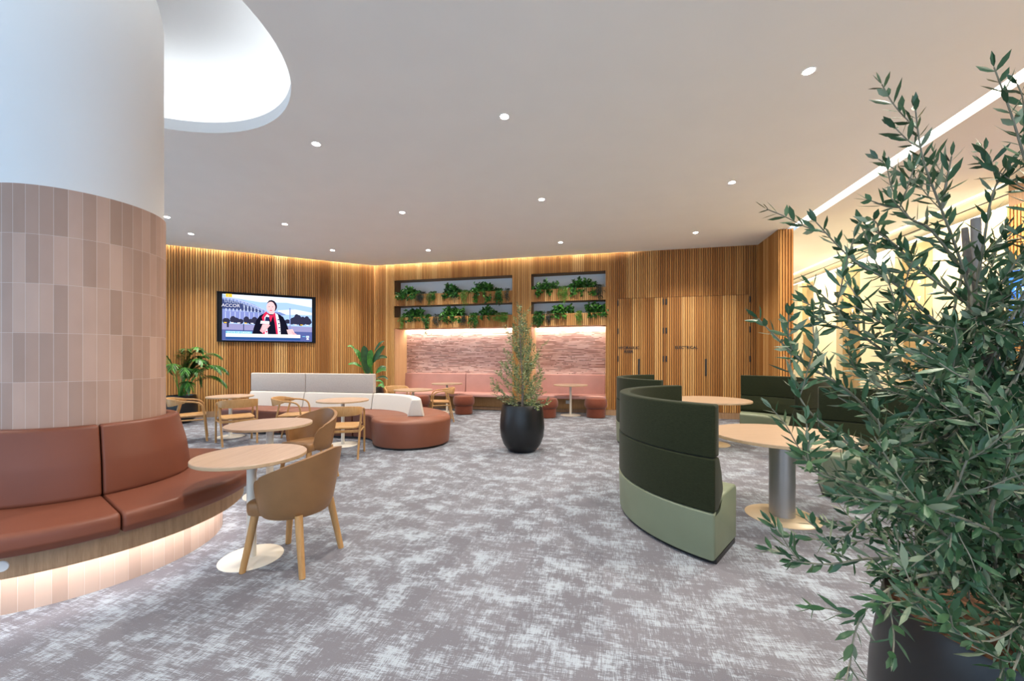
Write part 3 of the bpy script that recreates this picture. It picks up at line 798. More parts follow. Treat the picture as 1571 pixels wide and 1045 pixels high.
# ------------------------------------------------------------------ wooden armchair (front is +Y)
def make_armchair():
    t = thing('wooden_armchair', 'x', 'chair', group='bent oak armchairs')
    sp = round_poly([(-.225, -.20, .06), (.225, -.20, .06), (.235, .22, .05), (-.235, .22, .05)], 5)
    mb = MB(); n = len(sp); vs = []
    for z, ins in ((.412, .012), (.418, .0), (.436, 0.0), (.440, .006)):
        vs += [(x, y, z-.0+.010*(abs(x)/.23)**2+(.01 if y > 0 else 0)) for x, y in inset_poly(sp, ins)]
    vs.append((0, 0, .431)); vs.append((0, 0, .412))
    fs = []
    for l in range(3):
        for k in range(n): fs.append((l*n+k, l*n+(k+1) % n, (l+1)*n+(k+1) % n, (l+1)*n+k))
    for k in range(n): fs.append((3*n+k, 3*n+(k+1) % n, 4*n)); fs.append((k+0, 4*n+1, (k+1) % n))
    mb.add(vs, fs, OAK, True); recalc(mb.build('seat', t, sharp=50))
    for s in (-1, 1):
        # front leg bending into the arm and on to the back
        pts = catmull([(s*.255, .235, 0), (s*.258, .21, .30), (s*.262, .185, .55), (s*.264, .150, .635), (s*.265, .08, .672), (s*.266, -.02, .685), (s*.262, -.12, .690), (s*.245, -.20, .693)], 5)
        mb = MB(); mb.tube(pts, [.0155 if p.z < .5 else .0145 for p in pts], OAK, 10); mb.build('front_leg', t)
        pts = catmull([(s*.235, -.265, 0), (s*.245, -.215, .25), (s*.255, -.165, .48), (s*.262, -.12, .676)], 5)
        mb = MB(); mb.tube(pts, .0155, OAK, 10); mb.build('rear_leg', t)
        mb = MB(); mb.tube([(s*.255, .205, .375), (s*.248, -.19, .375)], .012, OAK, 8); mb.build('side_rail', t)
    for y in (.19, -.19):
        mb = MB(); mb.rbox(-.25, .25, y-.009, y+.009, .365, .405, .004, OAK, seg=2); mb.build('cross_rail', t)
    # curved back band
    path = catmull([(-.266, -.05, 0), (-.262, -.15, 0), (-.225, -.235, 0), (-.12, -.278, 0), (0, -.288, 0), (.12, -.278, 0), (.225, -.235, 0), (.262, -.15, 0), (.266, -.05, 0)], 5)
    vs = []; N = len(path)
    for i, p in enumerate(path):
        f = i/(N-1)*2-1; k = 1-abs(f)**2.6
        zt = .693+.056*k; zb = .672-.064*k; th = .011+.003*k
        tn = (path[min(i+1, N-1)]-path[max(i-1, 0)]).normalized(); nn = Vector((-tn.y, tn.x, 0)); lean = -.022*k
        for (d, z) in ((-th, zb), (th, zb), (th+.0, zt-.004), (th-.004, zt), (-th+.004, zt), (-th, zt-.004)):
            zz = (z-.66)/.08
            q = p+nn*d-Vector((0, 1, 0))*(.014*zz*k); vs.append((q.x, q.y, z))
    fs = []
    for i in range(N-1):
        for k in range(6): fs.append((i*6+k, i*6+(k+1) % 6, (i+1)*6+(k+1) % 6, (i+1)*6+k))
    fs.append((5, 4, 3, 2, 1, 0)); fs.append(tuple((N-1)*6+k for k in range(6)))
    mb = MB(); mb.add(vs, fs, OAK, True); recalc(mb.build('backrest', t, sharp=50))
    return t
pac = make_armchair(); first = True
for x, y, fx, fy, lb in (
    (-5.53, 6.84, .8, .6, 'oak armchair partly hidden by the column, facing right towards its table'),
    (-4.60, 6.66, -.70, .72, 'oak armchair seen from behind at the table by the left end of the sofa'),
    (-3.78, 6.88, .97, .20, 'oak armchair seen from the side in front of the sofa, facing right'),
    (-2.44, 5.76, -.22, .97, 'oak armchair seen from behind at the table within the sofa curve'),
    (-2.70, 9.38, .45, -.89, 'oak armchair facing the camera behind the curved sofa back'),
    (-1.60, 8.95, -.95, -.25, 'oak armchair side-on at the table by the sofa end, facing left')):
    o = pac if first else copy_tree(pac); first = False
    o.location = (x, y, 0); o.rotation_euler = (0, 0, math.atan2(fy, fx)-PI/2); o['label'] = lb

# ------------------------------------------------------------------ camel tub chair (front is +Y)
def make_tub():
    t = thing('tub_chair', 'x', 'chair', group='camel leather tub chairs')
    N = 56; amax = R(128); rows = []
    def top(f):
        f = abs(f)
        base = .80-.16*(min(f, .86)/.86)**1.5
        if f > .80: base = .64-(.64-.46)*(1-math.sqrt(max(0, 1-((f-.80)/.20)**2)))
        return base
    def bot(f): return .365+(.055*((abs(f)-.84)/.16)**2 if abs(f) > .84 else 0)
    vs = []; K_ = 9
    for i in range(N+1):
        f = i/N*2-1; a = f*amax-PI/2
        zt = top(f); zb = bot(f)
        for side in (0, 1):
            for k in range(K_):
                q = k/(K_-1); z = zb+(zt-zb)*q
                tt = (z-.36)/.44
                rx = .235+.062*min(1, tt*1.25)**.8; ry = .215+.075*tt**.9
                if z < .42: s_ = .90+.10*math.sqrt(max(0, 1-((.42-z)/.06)**2)) ; rx *= s_; ry *= s_
                if side: rx -= .032; ry -= .032
                vs.append((math.cos(a)*rx, math.sin(a)*ry, z+(.006 if (0 < k < K_-1) else (0.0)) if not (k == K_-1) else z))
    W = 2*K_; fs = []
    for i in range(N):
        a = i*W; b = (i+1)*W
        for k in range(K_-1):
            fs.append((a+k, b+k, b+k+1, a+k+1)); fs.append((a+K_+k, a+K_+k+1, b+K_+k+1, b+K_+k))
        fs.append((a+K_-1, b+K_-1, b+2*K_-1, a+2*K_-1)); fs.append((a, a+K_, b+K_, b))
    for a in (0, N*W):
        for k in range(K_-1): fs.append((a+k, a+k+1, a+K_+k+1, a+K_+k))
    mb = MB(); mb.add(vs, fs, CAMEL, True); sh = recalc(mb.build('shell', t, sharp=75))
    bv = sh.modifiers.new('bevel', 'BEVEL'); bv.width = .010; bv.segments = 3; bv.limit_method = 'ANGLE'; bv.angle_limit = R(60)
    sp = round_poly([(-.165, -.165, .14), (.165, -.165, .14), (.215, .245, .07), (-.215, .245, .07)], 6)
    mb = MB(); n = len(sp); vs = []
    for z, ins in ((.365, .03), (.372, .008), (.40, 0), (.445, 0.0), (.458, .012), (.463, .04)):
        vs += [(x, y, z) for x, y in inset_poly(sp, ins)]
    vs.append((0, 0, .462)); vs.append((0, 0, .365)); fs = []
    for l in range(5):
        for k in range(n): fs.append((l*n+k, l*n+(k+1) % n, (l+1)*n+(k+1) % n, (l+1)*n+k))
    for k in range(n): fs.append((5*n+k, 5*n+(k+1) % n, 6*n)); fs.append((k, 6*n+1, (k+1) % n))
    mb.add(vs, fs, CAMEL, True); recalc(mb.build('seat_cushion', t, sharp=50))
    for sx in (-1, 1):
        for sy in (-1, 1):
            y0 = .19 if sy > 0 else -.15
            mb = MB(); mb.tube([(sx*.168, y0-sy*.01, .385), (sx*.18, y0+sy*.005, .28), (sx*.213, y0+sy*.05, 0)], [.025, .024, .0195], OAK, 12); mb.build('leg', t)
    for sy, y0 in ((1, .19), (-1, -.15)):
        mb = MB(); mb.tube([(-.165, y0*.9, .366), (0, y0*.9, .368), (.165, y0*.9, .366)], .012, OAK, 8); mb.build('under_frame', t)
    return t
ptc = make_tub(); first = True
for x, y, fx, fy, lb in ((-1.51, 2.80, -.985, .16, 'camel tub chair nearest the camera, drawn up to the nearest small table'),
                         (-2.36, 4.66, -.35, -.93, 'camel tub chair behind the second table, its open front towards the camera')):
    o = ptc if first else copy_tree(ptc); first = False
    o.location = (x, y, 0); o.rotation_euler = (0, 0, math.atan2(fy, fx)-PI/2); o['label'] = lb

# ------------------------------------------------------------------ green booths
bb = round_poly([(.66, .03, 0), (1.185, .03, 0), (1.195, .355, .015), (1.09, .36, .03), (1.035, .44, .02), (.65, .445, .05)], 5)
bk = [(.70, 0), (1.15, 0), (1.15, .035), (.70, .035)]
bl = round_poly([(1.10, .362, .02), (1.192, .358, .015), (1.192, .728, .015), (1.085, .728, .03), (1.03, .62, .1), (.985, .47, .06)], 5)
bu = round_poly([(1.088, .732, .012), (1.188, .732, .012), (1.188, 1.097, .018), (1.088, 1.097, .018)], 4)
def booth(cx, cy, a0, a1, label):
    t = thing('booth_seat', label, 'booth', (cx, cy, 0), 0, 'curved green booths')
    for nm, pl, mt, er, rr in (('seat', bb, SAGE, .02, 1.0), ('kick_base', bk, BLACK, 0, 1), ('backrest', bl, GREEN, .015, 1.1), ('upper_backrest', bu, GREEN, .018, 1.14)):
        mb = MB(); sweep(mb, arc_stations(0, 0, R(a0), R(a1), 40, er, rr), pl, mt); recalc(mb.build(nm, t, sharp=45))
booth(2.195, 3.57, 226.6, 101, 'nearest green booth, its tall curved back turned to the camera')
booth(2.95, 6.57, 226.6, 101, 'far green booth behind the nearest one, only the top of its back showing')
booth(3.66, 6.46, -82, 58, 'green booth near the timber service doors, opening to the left')
booth(2.82, 3.52, -84, 57, 'green booth behind the foreground olive, opening to the left')

# ------------------------------------------------------------------ screens
TVB = m_plain('screen_surround', (.004, .005, .008), .6, .1, 5, 0, .2)
def emc(name, c, s=1.0): return m_emit(name, c, s)
def screen(name, label, o, az, L, H, seed=0, pic=True):
    t = thing(name, label, 'television', o, az)
    mb = MB(); mb.box(0, L, -.035, -.004, 0, H, TVB)
    b = .02
    for (x0, x1_, z0, z1) in ((0, L, 0, b), (0, L, H-b, H), (0, b, b, H-b), (L-b, L, b, H-b)): mb.box(x0, x1_, -.06, -.035, z0, z1, TVB)
    mb.build('frame', t)
    return t
P0 = LSTART; s_of = lambda u: (lambda q: ((q*P0.y-P0.x)/(LW.x-q*LW.y)))((u-785.5)/F)
sa, sb = s_of(333.5), s_of(484)
zt0, zt1 = 1.81, 3.02
q = LSTART+LW*sa-Vector((-LW.y, LW.x))*.022
tv = screen('television', 'large wall screen showing a news reporter in a red and white scarf', (q.x, q.y, zt0), ALW, sb-sa, zt1-zt0)
TL = sb-sa; TH = zt1-zt0; ax0, ax1, az0, az1 = .105, TL-.085, .035, TH-.055
cols = dict(sky=(.42, .62, 1.0), cloud=(.80, .88, 1.0), st=(.055, .075, .20), st2=(.22, .30, .62), rib=(.55, .62, .85), tree=(.035, .035, .075), plaza=(.34, .33, .58), road=(.10, .13, .36),
            coat=(.008, .008, .02), skin=(.95, .60, .62), skin2=(.86, .45, .50), hair=(.02, .012, .03), red=(.75, .03, .10), white=(.90, .88, 1.0), navy=(.02, .03, .10), cyan=(.22, .62, .85), bar=(.95, .93, .95), gold=(1.0, .62, .06), blue=(.03, .10, .32), wall=(.25, .30, .65))
EM = {k: emc('screen_'+k, v, .68) for k, v in cols.items()}
layer = [0]
def P(x, y, dd=None):   # normalised picture coordinates
    return (ax0+(ax1-ax0)*x, -.0365-.0004*layer[0], az0+(az1-az0)*y)
pic = MB()
def pp(c, pts, mbx=None):
    layer[0] += 1; (mbx or pic).add([P(x, y) for x, y in pts], [tuple(range(len(pts)))], EM[c])
def el(c, cx, cy, rx, ry, n=20, mbx=None): pp(c, [(cx+rx*math.cos(2*PI*i/n), cy+ry*math.sin(2*PI*i/n)) for i in range(n)], mbx)
pp('sky', [(0, 0), (1, 0), (1, 1), (0, 1)])
pp('cloud', [(.1, .93), (.4, .86), (.7, .88), (1, .80), (1, .98), (.5, 1), (0, 1)]); pp('cloud', [(.6, .70), (.8, .74), (1, .68), (1, .62), (.6, .60)])
random.seed(4)
pp('wall', [(0, .42), (.45, .42), (.45, .68), (0, .68)])
pp('st2', [(0, .93), (.1, .92), (.22, .88), (.34, .80), (.46, .68), (.5, .60), (.40, .60), (.2, .64), (0, .66)])
pp('st', [(0, .88), (.1, .87), (.2, .82), (.32, .74), (.42, .66), (.40, .63), (.2, .66), (0, .68)])
for k in range(12):
    x = .02+k*.038; y0 = .93-.9*max(0, x-.06)**1.5-.01; pp('rib', [(x, y0), (x+.006, y0), (x+.030, .63), (x+.022, .63)]); pp('rib', [(x+.03, y0-.02), (x+.036, y0-.02), (x+.016, .63), (x+.008, .63)])
pp('rib', [(0, .915), (.12, .90), (.26, .83), (.44, .69), (.44, .705), (.26, .85), (.12, .92), (0, .935)])
pp('st', [(0, .69), (.21, .69), (.22, .80), (0, .82)])
pp('st2', [(.50, .66), (.62, .66), (.70, .60), (.58, .57), (.5, .56)])
for k in range(9):
    x = .03+k*.05; pp('rib', [(x, .44), (x+.008, .44), (x+.008, .62), (x, .62)])
for k in range(22):
    x = .01+k*.047+random.uniform(-.01, .01); el('tree', min(.965, max(.035, x)), .43+random.uniform(-.02, .03), .033, random.uniform(.05, .09), 9)
for k in range(9): el('tree', .77+k*.024, .50+random.uniform(-.04, .08), .03, .08, 9)
for k in range(10):
    a = R(20+14*k); pp('tree', [(.885, .40), (.892, .40), (.888+.07*math.cos(a), .50+.14*math.sin(a))])
pp('plaza', [(0, .23), (1, .22), (1, .34), (0, .36)])
for k in range(14):
    x = .02+k*.07; pp('white' if k % 3 else 'gold', [(x, .37), (x+.03, .37), (x+.03, .39), (x, .39)])
pp('road', [(0, 0), (1, 0), (1, .22), (0, .23)])
pp('st2', [(.735, .22), (.745, .22), (.745, .76), (.733, .76)])
pp('st', [(.22, .20), (.23, .20), (.23, .36), (.22, .36)])
for x in (.05, .06): pp('tree', [(x, .28), (x+.01, .28), (x+.012, .42), (x-.002, .42)])
rep = MB()
pp('coat', [(.315, .10), (.33, .26), (.36, .45), (.40, .56), (.45, .62), (.60, .62), (.66, .55), (.70, .40), (.73, .22), (.74, .10)], rep)
el('hair', .535, .78, .056, .125, 24, rep)
pp('skin', [(.50, .60), (.56, .60), (.565, .68), (.50, .68)], rep)
el('skin', .522, .755, .049, .125, 24, rep)
pp('hair', [(.475, .83), (.487, .87), (.525, .885), (.53, .90), (.55, .86), (.572, .78), (.578, .84), (.56, .90), (.53, .92), (.50, .905)], rep)
for x in (.503, .541): el('skin2', x, .765, .009, .010, 10, rep)
for x in (.503, .541): el('hair', x, .768, .005, .006, 8, rep)
pp('skin2', [(.517, .71), (.53, .71), (.524, .755)], rep); el('red', .523, .685, .014, .009, 12, rep)
pp('red', [(.49, .58), (.55, .58), (.52, .42)], rep)
pp('red', [(.47, .66), (.50, .60), (.47, .40), (.49, .10), (.43, .10), (.44, .40), (.42, .52), (.45, .62)], rep)
pp('white', [(.48, .60), (.505, .56), (.48, .38), (.49, .10), (.455, .10), (.455, .40), (.45, .52)], rep)
pp('red', [(.545, .60), (.57, .64), (.60, .42), (.63, .10), (.585, .10), (.565, .40)], rep)
pp('white', [(.57, .63), (.60, .60), (.625, .40), (.635, .10), (.605, .10), (.59, .38)], rep)
for k in range(5): pp('navy', [(.597+k*.006, .50-k*.09), (.622+k*.003, .49-k*.09), (.60+k*.006, .46-k*.09)], rep)
for k in range(3): pp('red', [(.46, .30-k*.08), (.485, .30-k*.08), (.475, .25-k*.08)], rep)
pp('navy', [(.455, .44), (.50, .44), (.505, .53), (.465, .54)], rep); pp('white', [(.405, .38), (.505, .38), (.505, .44), (.41, .445)], rep)
pp('skin2', [(.40, .22), (.43, .17), (.47, .24), (.515, .35), (.49, .385), (.43, .37)], rep)
for k in range(4): pp('skin', [(.425, .355-k*.032), (.50-k*.012, .375-k*.032), (.505-k*.012, .35-k*.032), (.43, .33-k*.032)], rep)
pp('skin', [(.70, .26), (.77, .28), (.80, .17), (.82, .10), (.75, .10), (.72, .14)], rep)
for k in range(3): pp('skin2', [(.76+k*.01, .23-k*.04), (.82, .16-k*.03), (.815, .14-k*.03), (.76+k*.01, .20-k*.04)], rep)
pic.build('picture', tv); rep.build('reporter_picture', tv)
cap = MB()
bd = MB(); pp('gold', [(.04, .93), (.105, .93), (.105, 1), (.04, 1)], bd); bd.build('corner_badge', tv)
pp('cyan', [(.04, .15), (.315, .15), (.315, .20), (.04, .20)], cap)
pp('bar', [(.04, .075), (.86, .075), (.86, .15), (.04, .15)], cap)
pp('blue', [(.04, .02), (.86, .02), (.86, .075), (.04, .075)], cap)
 
cap.build('caption_bars', tv)
lg = MB(); pp('cyan', [(.885, .105), (.92, .105), (.92, .12), (.885, .12)], lg); pp('white', [(.93, .085), (.965, .085), (.965, .13), (.93, .13)], lg); pp('cyan', [(.937, .095), (.946, .095), (.946, .12), (.937, .12)], lg); pp('cyan', [(.950, .095), (.959, .095), (.959, .12), (.950, .12)], lg); pp('white', [(.932, .04), (.963, .04), (.958, .075), (.937, .075)], lg); lg.build('channel_mark', tv)
def stext(s_, size, c, x, y, al='LEFT', nm='caption_text'):
    layer[0] += 1; p = P(x, y); return text_obj(s_, size, EM[c], tv, p, ext=0, align=al, name=nm)
stext('ACCOR', .105, 'white', -.003, .72, nm='stadium_sign'); stext('STATE OF ORIGIN', .058, 'white', .055, .157)
stext('7', .05, 'bar', .062, .945)
# second screen on the timber wall at the right edge
def on_line(u):   # distance along the lift-wall line measured back from its timber end
    q_ = (u-785.5)/F; y = (LSX.x-HD.x/HD.y*LSX.y)/(q_-HD.x/HD.y); return y
y0 = on_line(1557); y1 = 3.9
q = Vector((X2(y0), y0)); Ls = (y0-y1)/HD.y
t = thing('television', 'blue lit wall screen glimpsed through olive leaves at the right edge', 'television', (q.x-.022, q.y, 0), aW)
mb = MB(); zA = HC+(549-517)*y0/F; zB = HC+(549-412)*y0/F
mb.box(-Ls, 0, .05, .09, zA, zB, BLACK); mb.build('frame', t)
EB = m_emit('screen_blue', (.06, .22, .95), 1.3); EBW = m_emit('screen_pale_blue', (.45, .70, 1.0), 1.3); EBP = m_emit('screen_violet', (.35, .15, .75), 1.0)
mb = MB(); mb.box(-Ls+.05, -.05, .091, .093, zA+.05, zB-.05, EB)
random.seed(9)
for k in range(26):
    x = -random.uniform(.1, Ls-.3); z = random.uniform(zA+.1, zB-.2); ww = random.uniform(.04, .16); hh = random.uniform(.02, .07)
    mb.box(x-ww, x, .093, .0935+.0002*k, z, z+hh, (EBW, EBP)[k % 3 == 0])
mb.build('picture', t)

# ------------------------------------------------------------------ foliage helpers
def leaf(mb, p, d, up, L, W, mat, curl=.0):
    d = d.normalized(); s = d.cross(up)
    if s.length < 1e-4: s = d.cross(Vector((1, 0, 0)))
    s.normalize(); n = s.cross(d)
    c = lambda t: n*(-curl*L*t*t)
    m1 = p+d*L*.28+c(.28)-n*W*.10; m2 = p+d*L*.65+c(.65)-n*W*.10
    vs = [p, m1, m2, p+d*L+c(1), p+d*L*.28+s*W*.40+c(.28), p+d*L*.62+s*W*.48+c(.62), p+d*L*.28-s*W*.40+c(.28), p+d*L*.62-s*W*.48+c(.62)]
    mb.add(vs, [(0, 1, 4), (0, 6, 1), (1, 2, 5, 4), (1, 6, 7, 2), (2, 3, 5), (2, 7, 3)], mat, True)
def rvec(r=1.0):
    while True:
        v = Vector((random.uniform(-1, 1), random.uniform(-1, 1), random.uniform(-1, 1)))
        if .05 < v.length < 1: return v.normalized()*r
def twig_leaves(fol, pts, L, W, mats, gap, start=.0, wts=None):
    """opposite leaves along a polyline"""
    acc = 0; tot = sum((pts[i+1]-pts[i]).length for i in range(len(pts)-1)); run = 0; k = random.random()*PI
    nxt = start*tot
    for i in range(len(pts)-1):
        a, b = pts[i], pts[i+1]; ln = (b-a).length; d = (b-a).normalized() if ln > 0 else Vector((0, 0, 1))
        while nxt < run+ln:
            p = a+(b-a)*((nxt-run)/ln); k += PI/2+random.uniform(-.3, .3)
            x = d.cross(Vector((.3, .2, 1))).normalized(); y = d.cross(x)
            side = x*math.cos(k)+y*math.sin(k)
            fr = nxt/tot; sc = (.75+.35*math.sin(PI*min(1, fr*1.1)))*random.uniform(.75, 1.15)
            for s in (-1, 1):
                dd = d*random.uniform(.55, 1.0)+side*s*random.uniform(.6, 1.0)
                leaf(fol, p, dd, side*s+rvec(.5), L*sc, W*random.uniform(.8, 1.15), random.choices(mats, wts)[0], random.uniform(-.1, .25))
            nxt += gap*random.uniform(.8, 1.25)
        run += ln
    d = (pts[-1]-pts[-2]).normalized()
    for s in range(2): leaf(fol, pts[-1], d+rvec(.25), rvec(), L*.7, W*.8, random.choices(mats, wts)[0])
def grow_branch(fol, wood, pts, r0, r1, L, W, mats, gap, twigs, tlen, start=.1, wts=None, tm=TWIG):
    cp = catmull(pts, 6); n = len(cp)
    wood.tube(cp, [r0+(r1-r0)*i/(n-1) for i in range(n)], tm, 6)
    twig_leaves(fol, cp, L, W, mats, gap, start, wts)
    for k in range(twigs):
        i = int(n*(.2+.75*random.random())); i = min(i, n-2); p = cp[i]; d = (cp[i+1]-cp[i]).normalized()
        side = d.cross(rvec()).normalized(); dd = (d*.8+side*.75+Vector((0, 0, .15))).normalized(); l = tlen*random.uniform(.5, 1.1)
        q = [p, p+dd*l*.35, p+dd*l*.7+Vector((0, 0, .01)), p+dd*l+Vector((0, 0, .02))+rvec(.01)]
        q = catmull(q, 3); wood.tube(q, [r1*1.1]+[r1]*(len(q)-1), tm, 5, caps=False)
        twig_leaves(fol, q, L*.92, W, mats, gap, .15, wts)
POT = [(0, .0), (.175, 0), (.215, .02), (.285, .11), (.325, .22), (.342, .36), (.336, .48), (.318, .62), (.305, .70), (.300, .71), (.292, .70), (.292, .60)]
def pot(par, prof=POT, soil_r=.292, soil_z=.64, sc=1.0):
    mb = MB(); mb.lathe([(r*sc, z*sc) for r, z in prof], BLACKP, 64); mb.build('pot', par)
    mb = MB(); mb.lathe([(0, soil_z*sc+.02), (soil_r*.6*sc, soil_z*sc+.01), (soil_r*sc, soil_z*sc)], SOIL, 32); mb.build('soil', par)

# central potted olive
random.seed(11)
oc = thing('potted_olive_tree', 'slender olive tree in the black planter standing in the middle of the floor', 'plant', (.155, 6.1, 0))
pot(oc)
fol = MB(); wood = MB()
wood.tube(catmull([(0, 0, .62), (.01, 0, 1.0), (-.02, 0, 1.5), (-.04, .01, 2.0)], 4), [.02]*4+[.014]*4+[.007]*5, BARK, 8)
wood.build('trunk', oc)
wood = MB(); OM = [LEAF['oliveD'], LEAF['oliveE'], LEAF['oliveB']]; OW = [.45, .25, .30]
for k in range(60):
    z0 = .66+1.05*random.random()**1.5; a = random.random()*2*PI; up = random.random()
    reach = (.10+.44*max(0, 1-(z0-.62)/1.35)**1.1)*random.uniform(.25, 1.12); rise = random.uniform(.2, .5)
    if z0 < .9 and random.random() < .35: rise = random.uniform(-.02, .12); reach = random.uniform(.3, .52)
    b = Vector((0, 0, z0)); tip = b+Vector((math.cos(a)*reach, math.sin(a)*reach, rise))
    mid = b*.5+tip*.5+Vector((math.cos(a)*.03, math.sin(a)*.03, -.03))
    grow_branch(fol, wood, [b, mid, tip], .003, .0012, .046, .0135, OM, .026, 4, .13, .12, OW)
for dx, h in ((-.05, 2.19), (.02, 2.13), (-.09, 2.0), (.06, 1.95), (.10, 1.86), (-.02, 2.05), (-.15, 1.8), (.14, 1.72)):
    grow_branch(fol, wood, [Vector((dx*.3, 0, 1.35)), Vector((dx*.8, .02, 1.35+(h-1.35)*.5)), Vector((dx, 0, h))], .003, .0012, .042, .0125, OM, .022, 2, .08, .05, OW)
wood.build('branches', oc); fol.build('foliage', oc)

# foreground olive at the right edge
random.seed(23)
FX, FY = 1.40, 1.06
of = thing('potted_olive_tree', 'large olive tree in a black planter filling the right foreground', 'plant', (FX, FY, 0))
pot(of, soil_z=.655)
def Q(u, v, y): return Vector(((u-785.5)/F*y-FX, y-FY, HC+(549-v)*y/F))
trunk = catmull([(.0, .0, .62), Q(1572, 800, 1.06), Q(1553, 700, 1.06), Q(1543, 610, 1.07), Q(1512, 540, 1.08), Q(1494, 470, 1.10), Q(1485, 400, 1.12), Q(1480, 350, 1.13)], 5)
wood = MB(); n = len(trunk); wood.tube(trunk, [.021-.014*i/(n-1) for i in range(n)], BARK, 12)
tr2 = catmull([trunk[6], Q(1585, 560, 1.0), Q(1600, 420, .98), Q(1600, 280, .97)], 5); wood.tube(tr2, [.015-.008*i/(len(tr2)-1) for i in range(len(tr2))], BARK, 10)
wood.build('trunk', of)
wood = MB(); wood.tube([Q(1502, 880, 1.18), Q(1500, 600, 1.18), Q(1497, 335, 1.18)], .011, STAKE, 10); wood.build('support_stake', of)
fol = MB(); wood = MB(); OM = [LEAF['oliveA'], LEAF['oliveB'], LEAF['oliveC']]; OW = [.56, .32, .12]
hero = [
 ([(1470, 660, 1.06), (1390, 682, .98), (1305, 603, .94), (1229, 553, .92), (1163, 489, .90)], 3),
 ([(1480, 640, 1.06), (1385, 560, 1.0), (1330, 520, .97), (1290, 480, .95), (1244, 437, .93)], 4),
 ([(1500, 780, 1.05), (1380, 740, .95), (1300, 680, .92), (1246, 636, .90), (1221, 600, .90)], 4),
 ([(1520, 860, 1.04), (1400, 790, .92), (1320, 745, .90), (1265, 730, .89), (1231, 702, .88)], 5),
 ([(1540, 880, 1.0), (1440, 860, .92), (1340, 857, .90), (1270, 866, .89), (1214, 860, .88)], 3),
 ([(1540, 880, .98), (1430, 880, .88), (1352, 912, .86), (1315, 960, .85), (1303, 1030, .85)], 3),
 ([(1500, 540, 1.08), (1435, 493, 1.02), (1376, 438, 1.0), (1311, 401, .98), (1252, 341, .97)], 3),
 ([(1495, 480, 1.10), (1470, 390, 1.05), (1440, 310, 1.02), (1415, 240, 1.0), (1404, 165, 1.0)], 3),
 ([(1445, 320, 1.02), (1452, 280, 1.0), (1460, 240, 1.0)], 1),
 ([(1480, 420, 1.08), (1430, 355, 1.03), (1396, 335, 1.0), (1368, 305, .98)], 2),
 ([(1490, 470, 1.1), (1420, 420, 1.02), (1372, 375, .99), (1335, 350, .97)], 3),
 ([(1495, 450, 1.1), (1508, 380, 1.05), (1522, 300, 1.02), (1546, 255, 1.0)], 3),
 ([(1600, 420, .98), (1585, 300, .96), (1556, 190, .94), (1525, 103, .93)], 1),
 ([(1600, 400, .98), (1590, 280, .96), (1572, 200, .95), (1575, 140, .95)], 2),
 ([(1500, 560, 1.08), (1420, 520, .97), (1370, 505, .94), (1310, 470, .92)], 4),
 ([(1540, 850, 1.0), (1530, 820, .85), (1460, 790, .82), (1405, 772, .80), (1363, 756, .80)], 3),
 ([(1520, 860, 1.0), (1440, 810, .86), (1470, 740, .82), (1493, 680, .80)], 2),
 ([(1530, 880, 1.0), (1520, 790, .85), (1545, 720, .80), (1540, 650, .78), (1485, 565, .78)], 3),
 ([(1560, 900, .98), (1500, 960, .84), (1440, 930, .80), (1395, 905, .80)], 3),
 ([(1580, 900, .95), (1560, 960, .82), (1500, 985, .78), (1450, 950, .78)], 3),
 ([(1580, 900, .95), (1570, 980, .80), (1550, 1040, .76)], 2),
 ([(1500, 620, 1.07), (1440, 600, 1.15), (1360, 590, 1.2), (1300, 560, 1.22)], 4),
]
for pts, tw in hero:
    grow_branch(fol, wood, [Q(*p) for p in pts], .0040, .0014, .054, .0125, OM, .0235, int(tw*1.6), .13, .10, OW)
for k in range(104):
    i = random.randrange(2, n-3); b = trunk[i] if random.random() < .7 else tr2[random.randrange(2, len(tr2)-4)]
    u = random.uniform(1275, 1640); v = random.uniform(360, 950) if k % 4 else random.uniform(560, 930); y = random.uniform(.80, 1.45)
    if u < 1340 and v > 840: continue
    if v < 620 and u < 1330+(620-v)*.5: continue
    if v < 620 and random.random() < .6: continue
    tip = Q(u, v, y)
    if (tip-b).length > .62: tip = b+(tip-b)*(.62/(tip-b).length)
    mid = b*.5+tip*.5+rvec(.04)-Vector((0, 0, .02))
    grow_branch(fol, wood, [b, mid, tip], .0036, .0013, .053, .0128, OM, .026, 4, .13, .22, OW)
# low growth close over the planter
for k in range(26):
    b = Vector((random.uniform(-.08, .08), random.uniform(-.08, .08), .66+random.random()*.1)); a = random.uniform(PI*.55, PI*1.6)
    l = random.uniform(.2, .42); tip = b+Vector((math.cos(a)*l, math.sin(a)*l, random.uniform(-.02, .28)))
    grow_branch(fol, wood, [b, b*.5+tip*.5+Vector((0, 0, .06)), tip], .004, .0016, .047, .012, OM, .026, 4, .13, .2, OW)
wood.build('branches', of); fol.build('foliage', of)

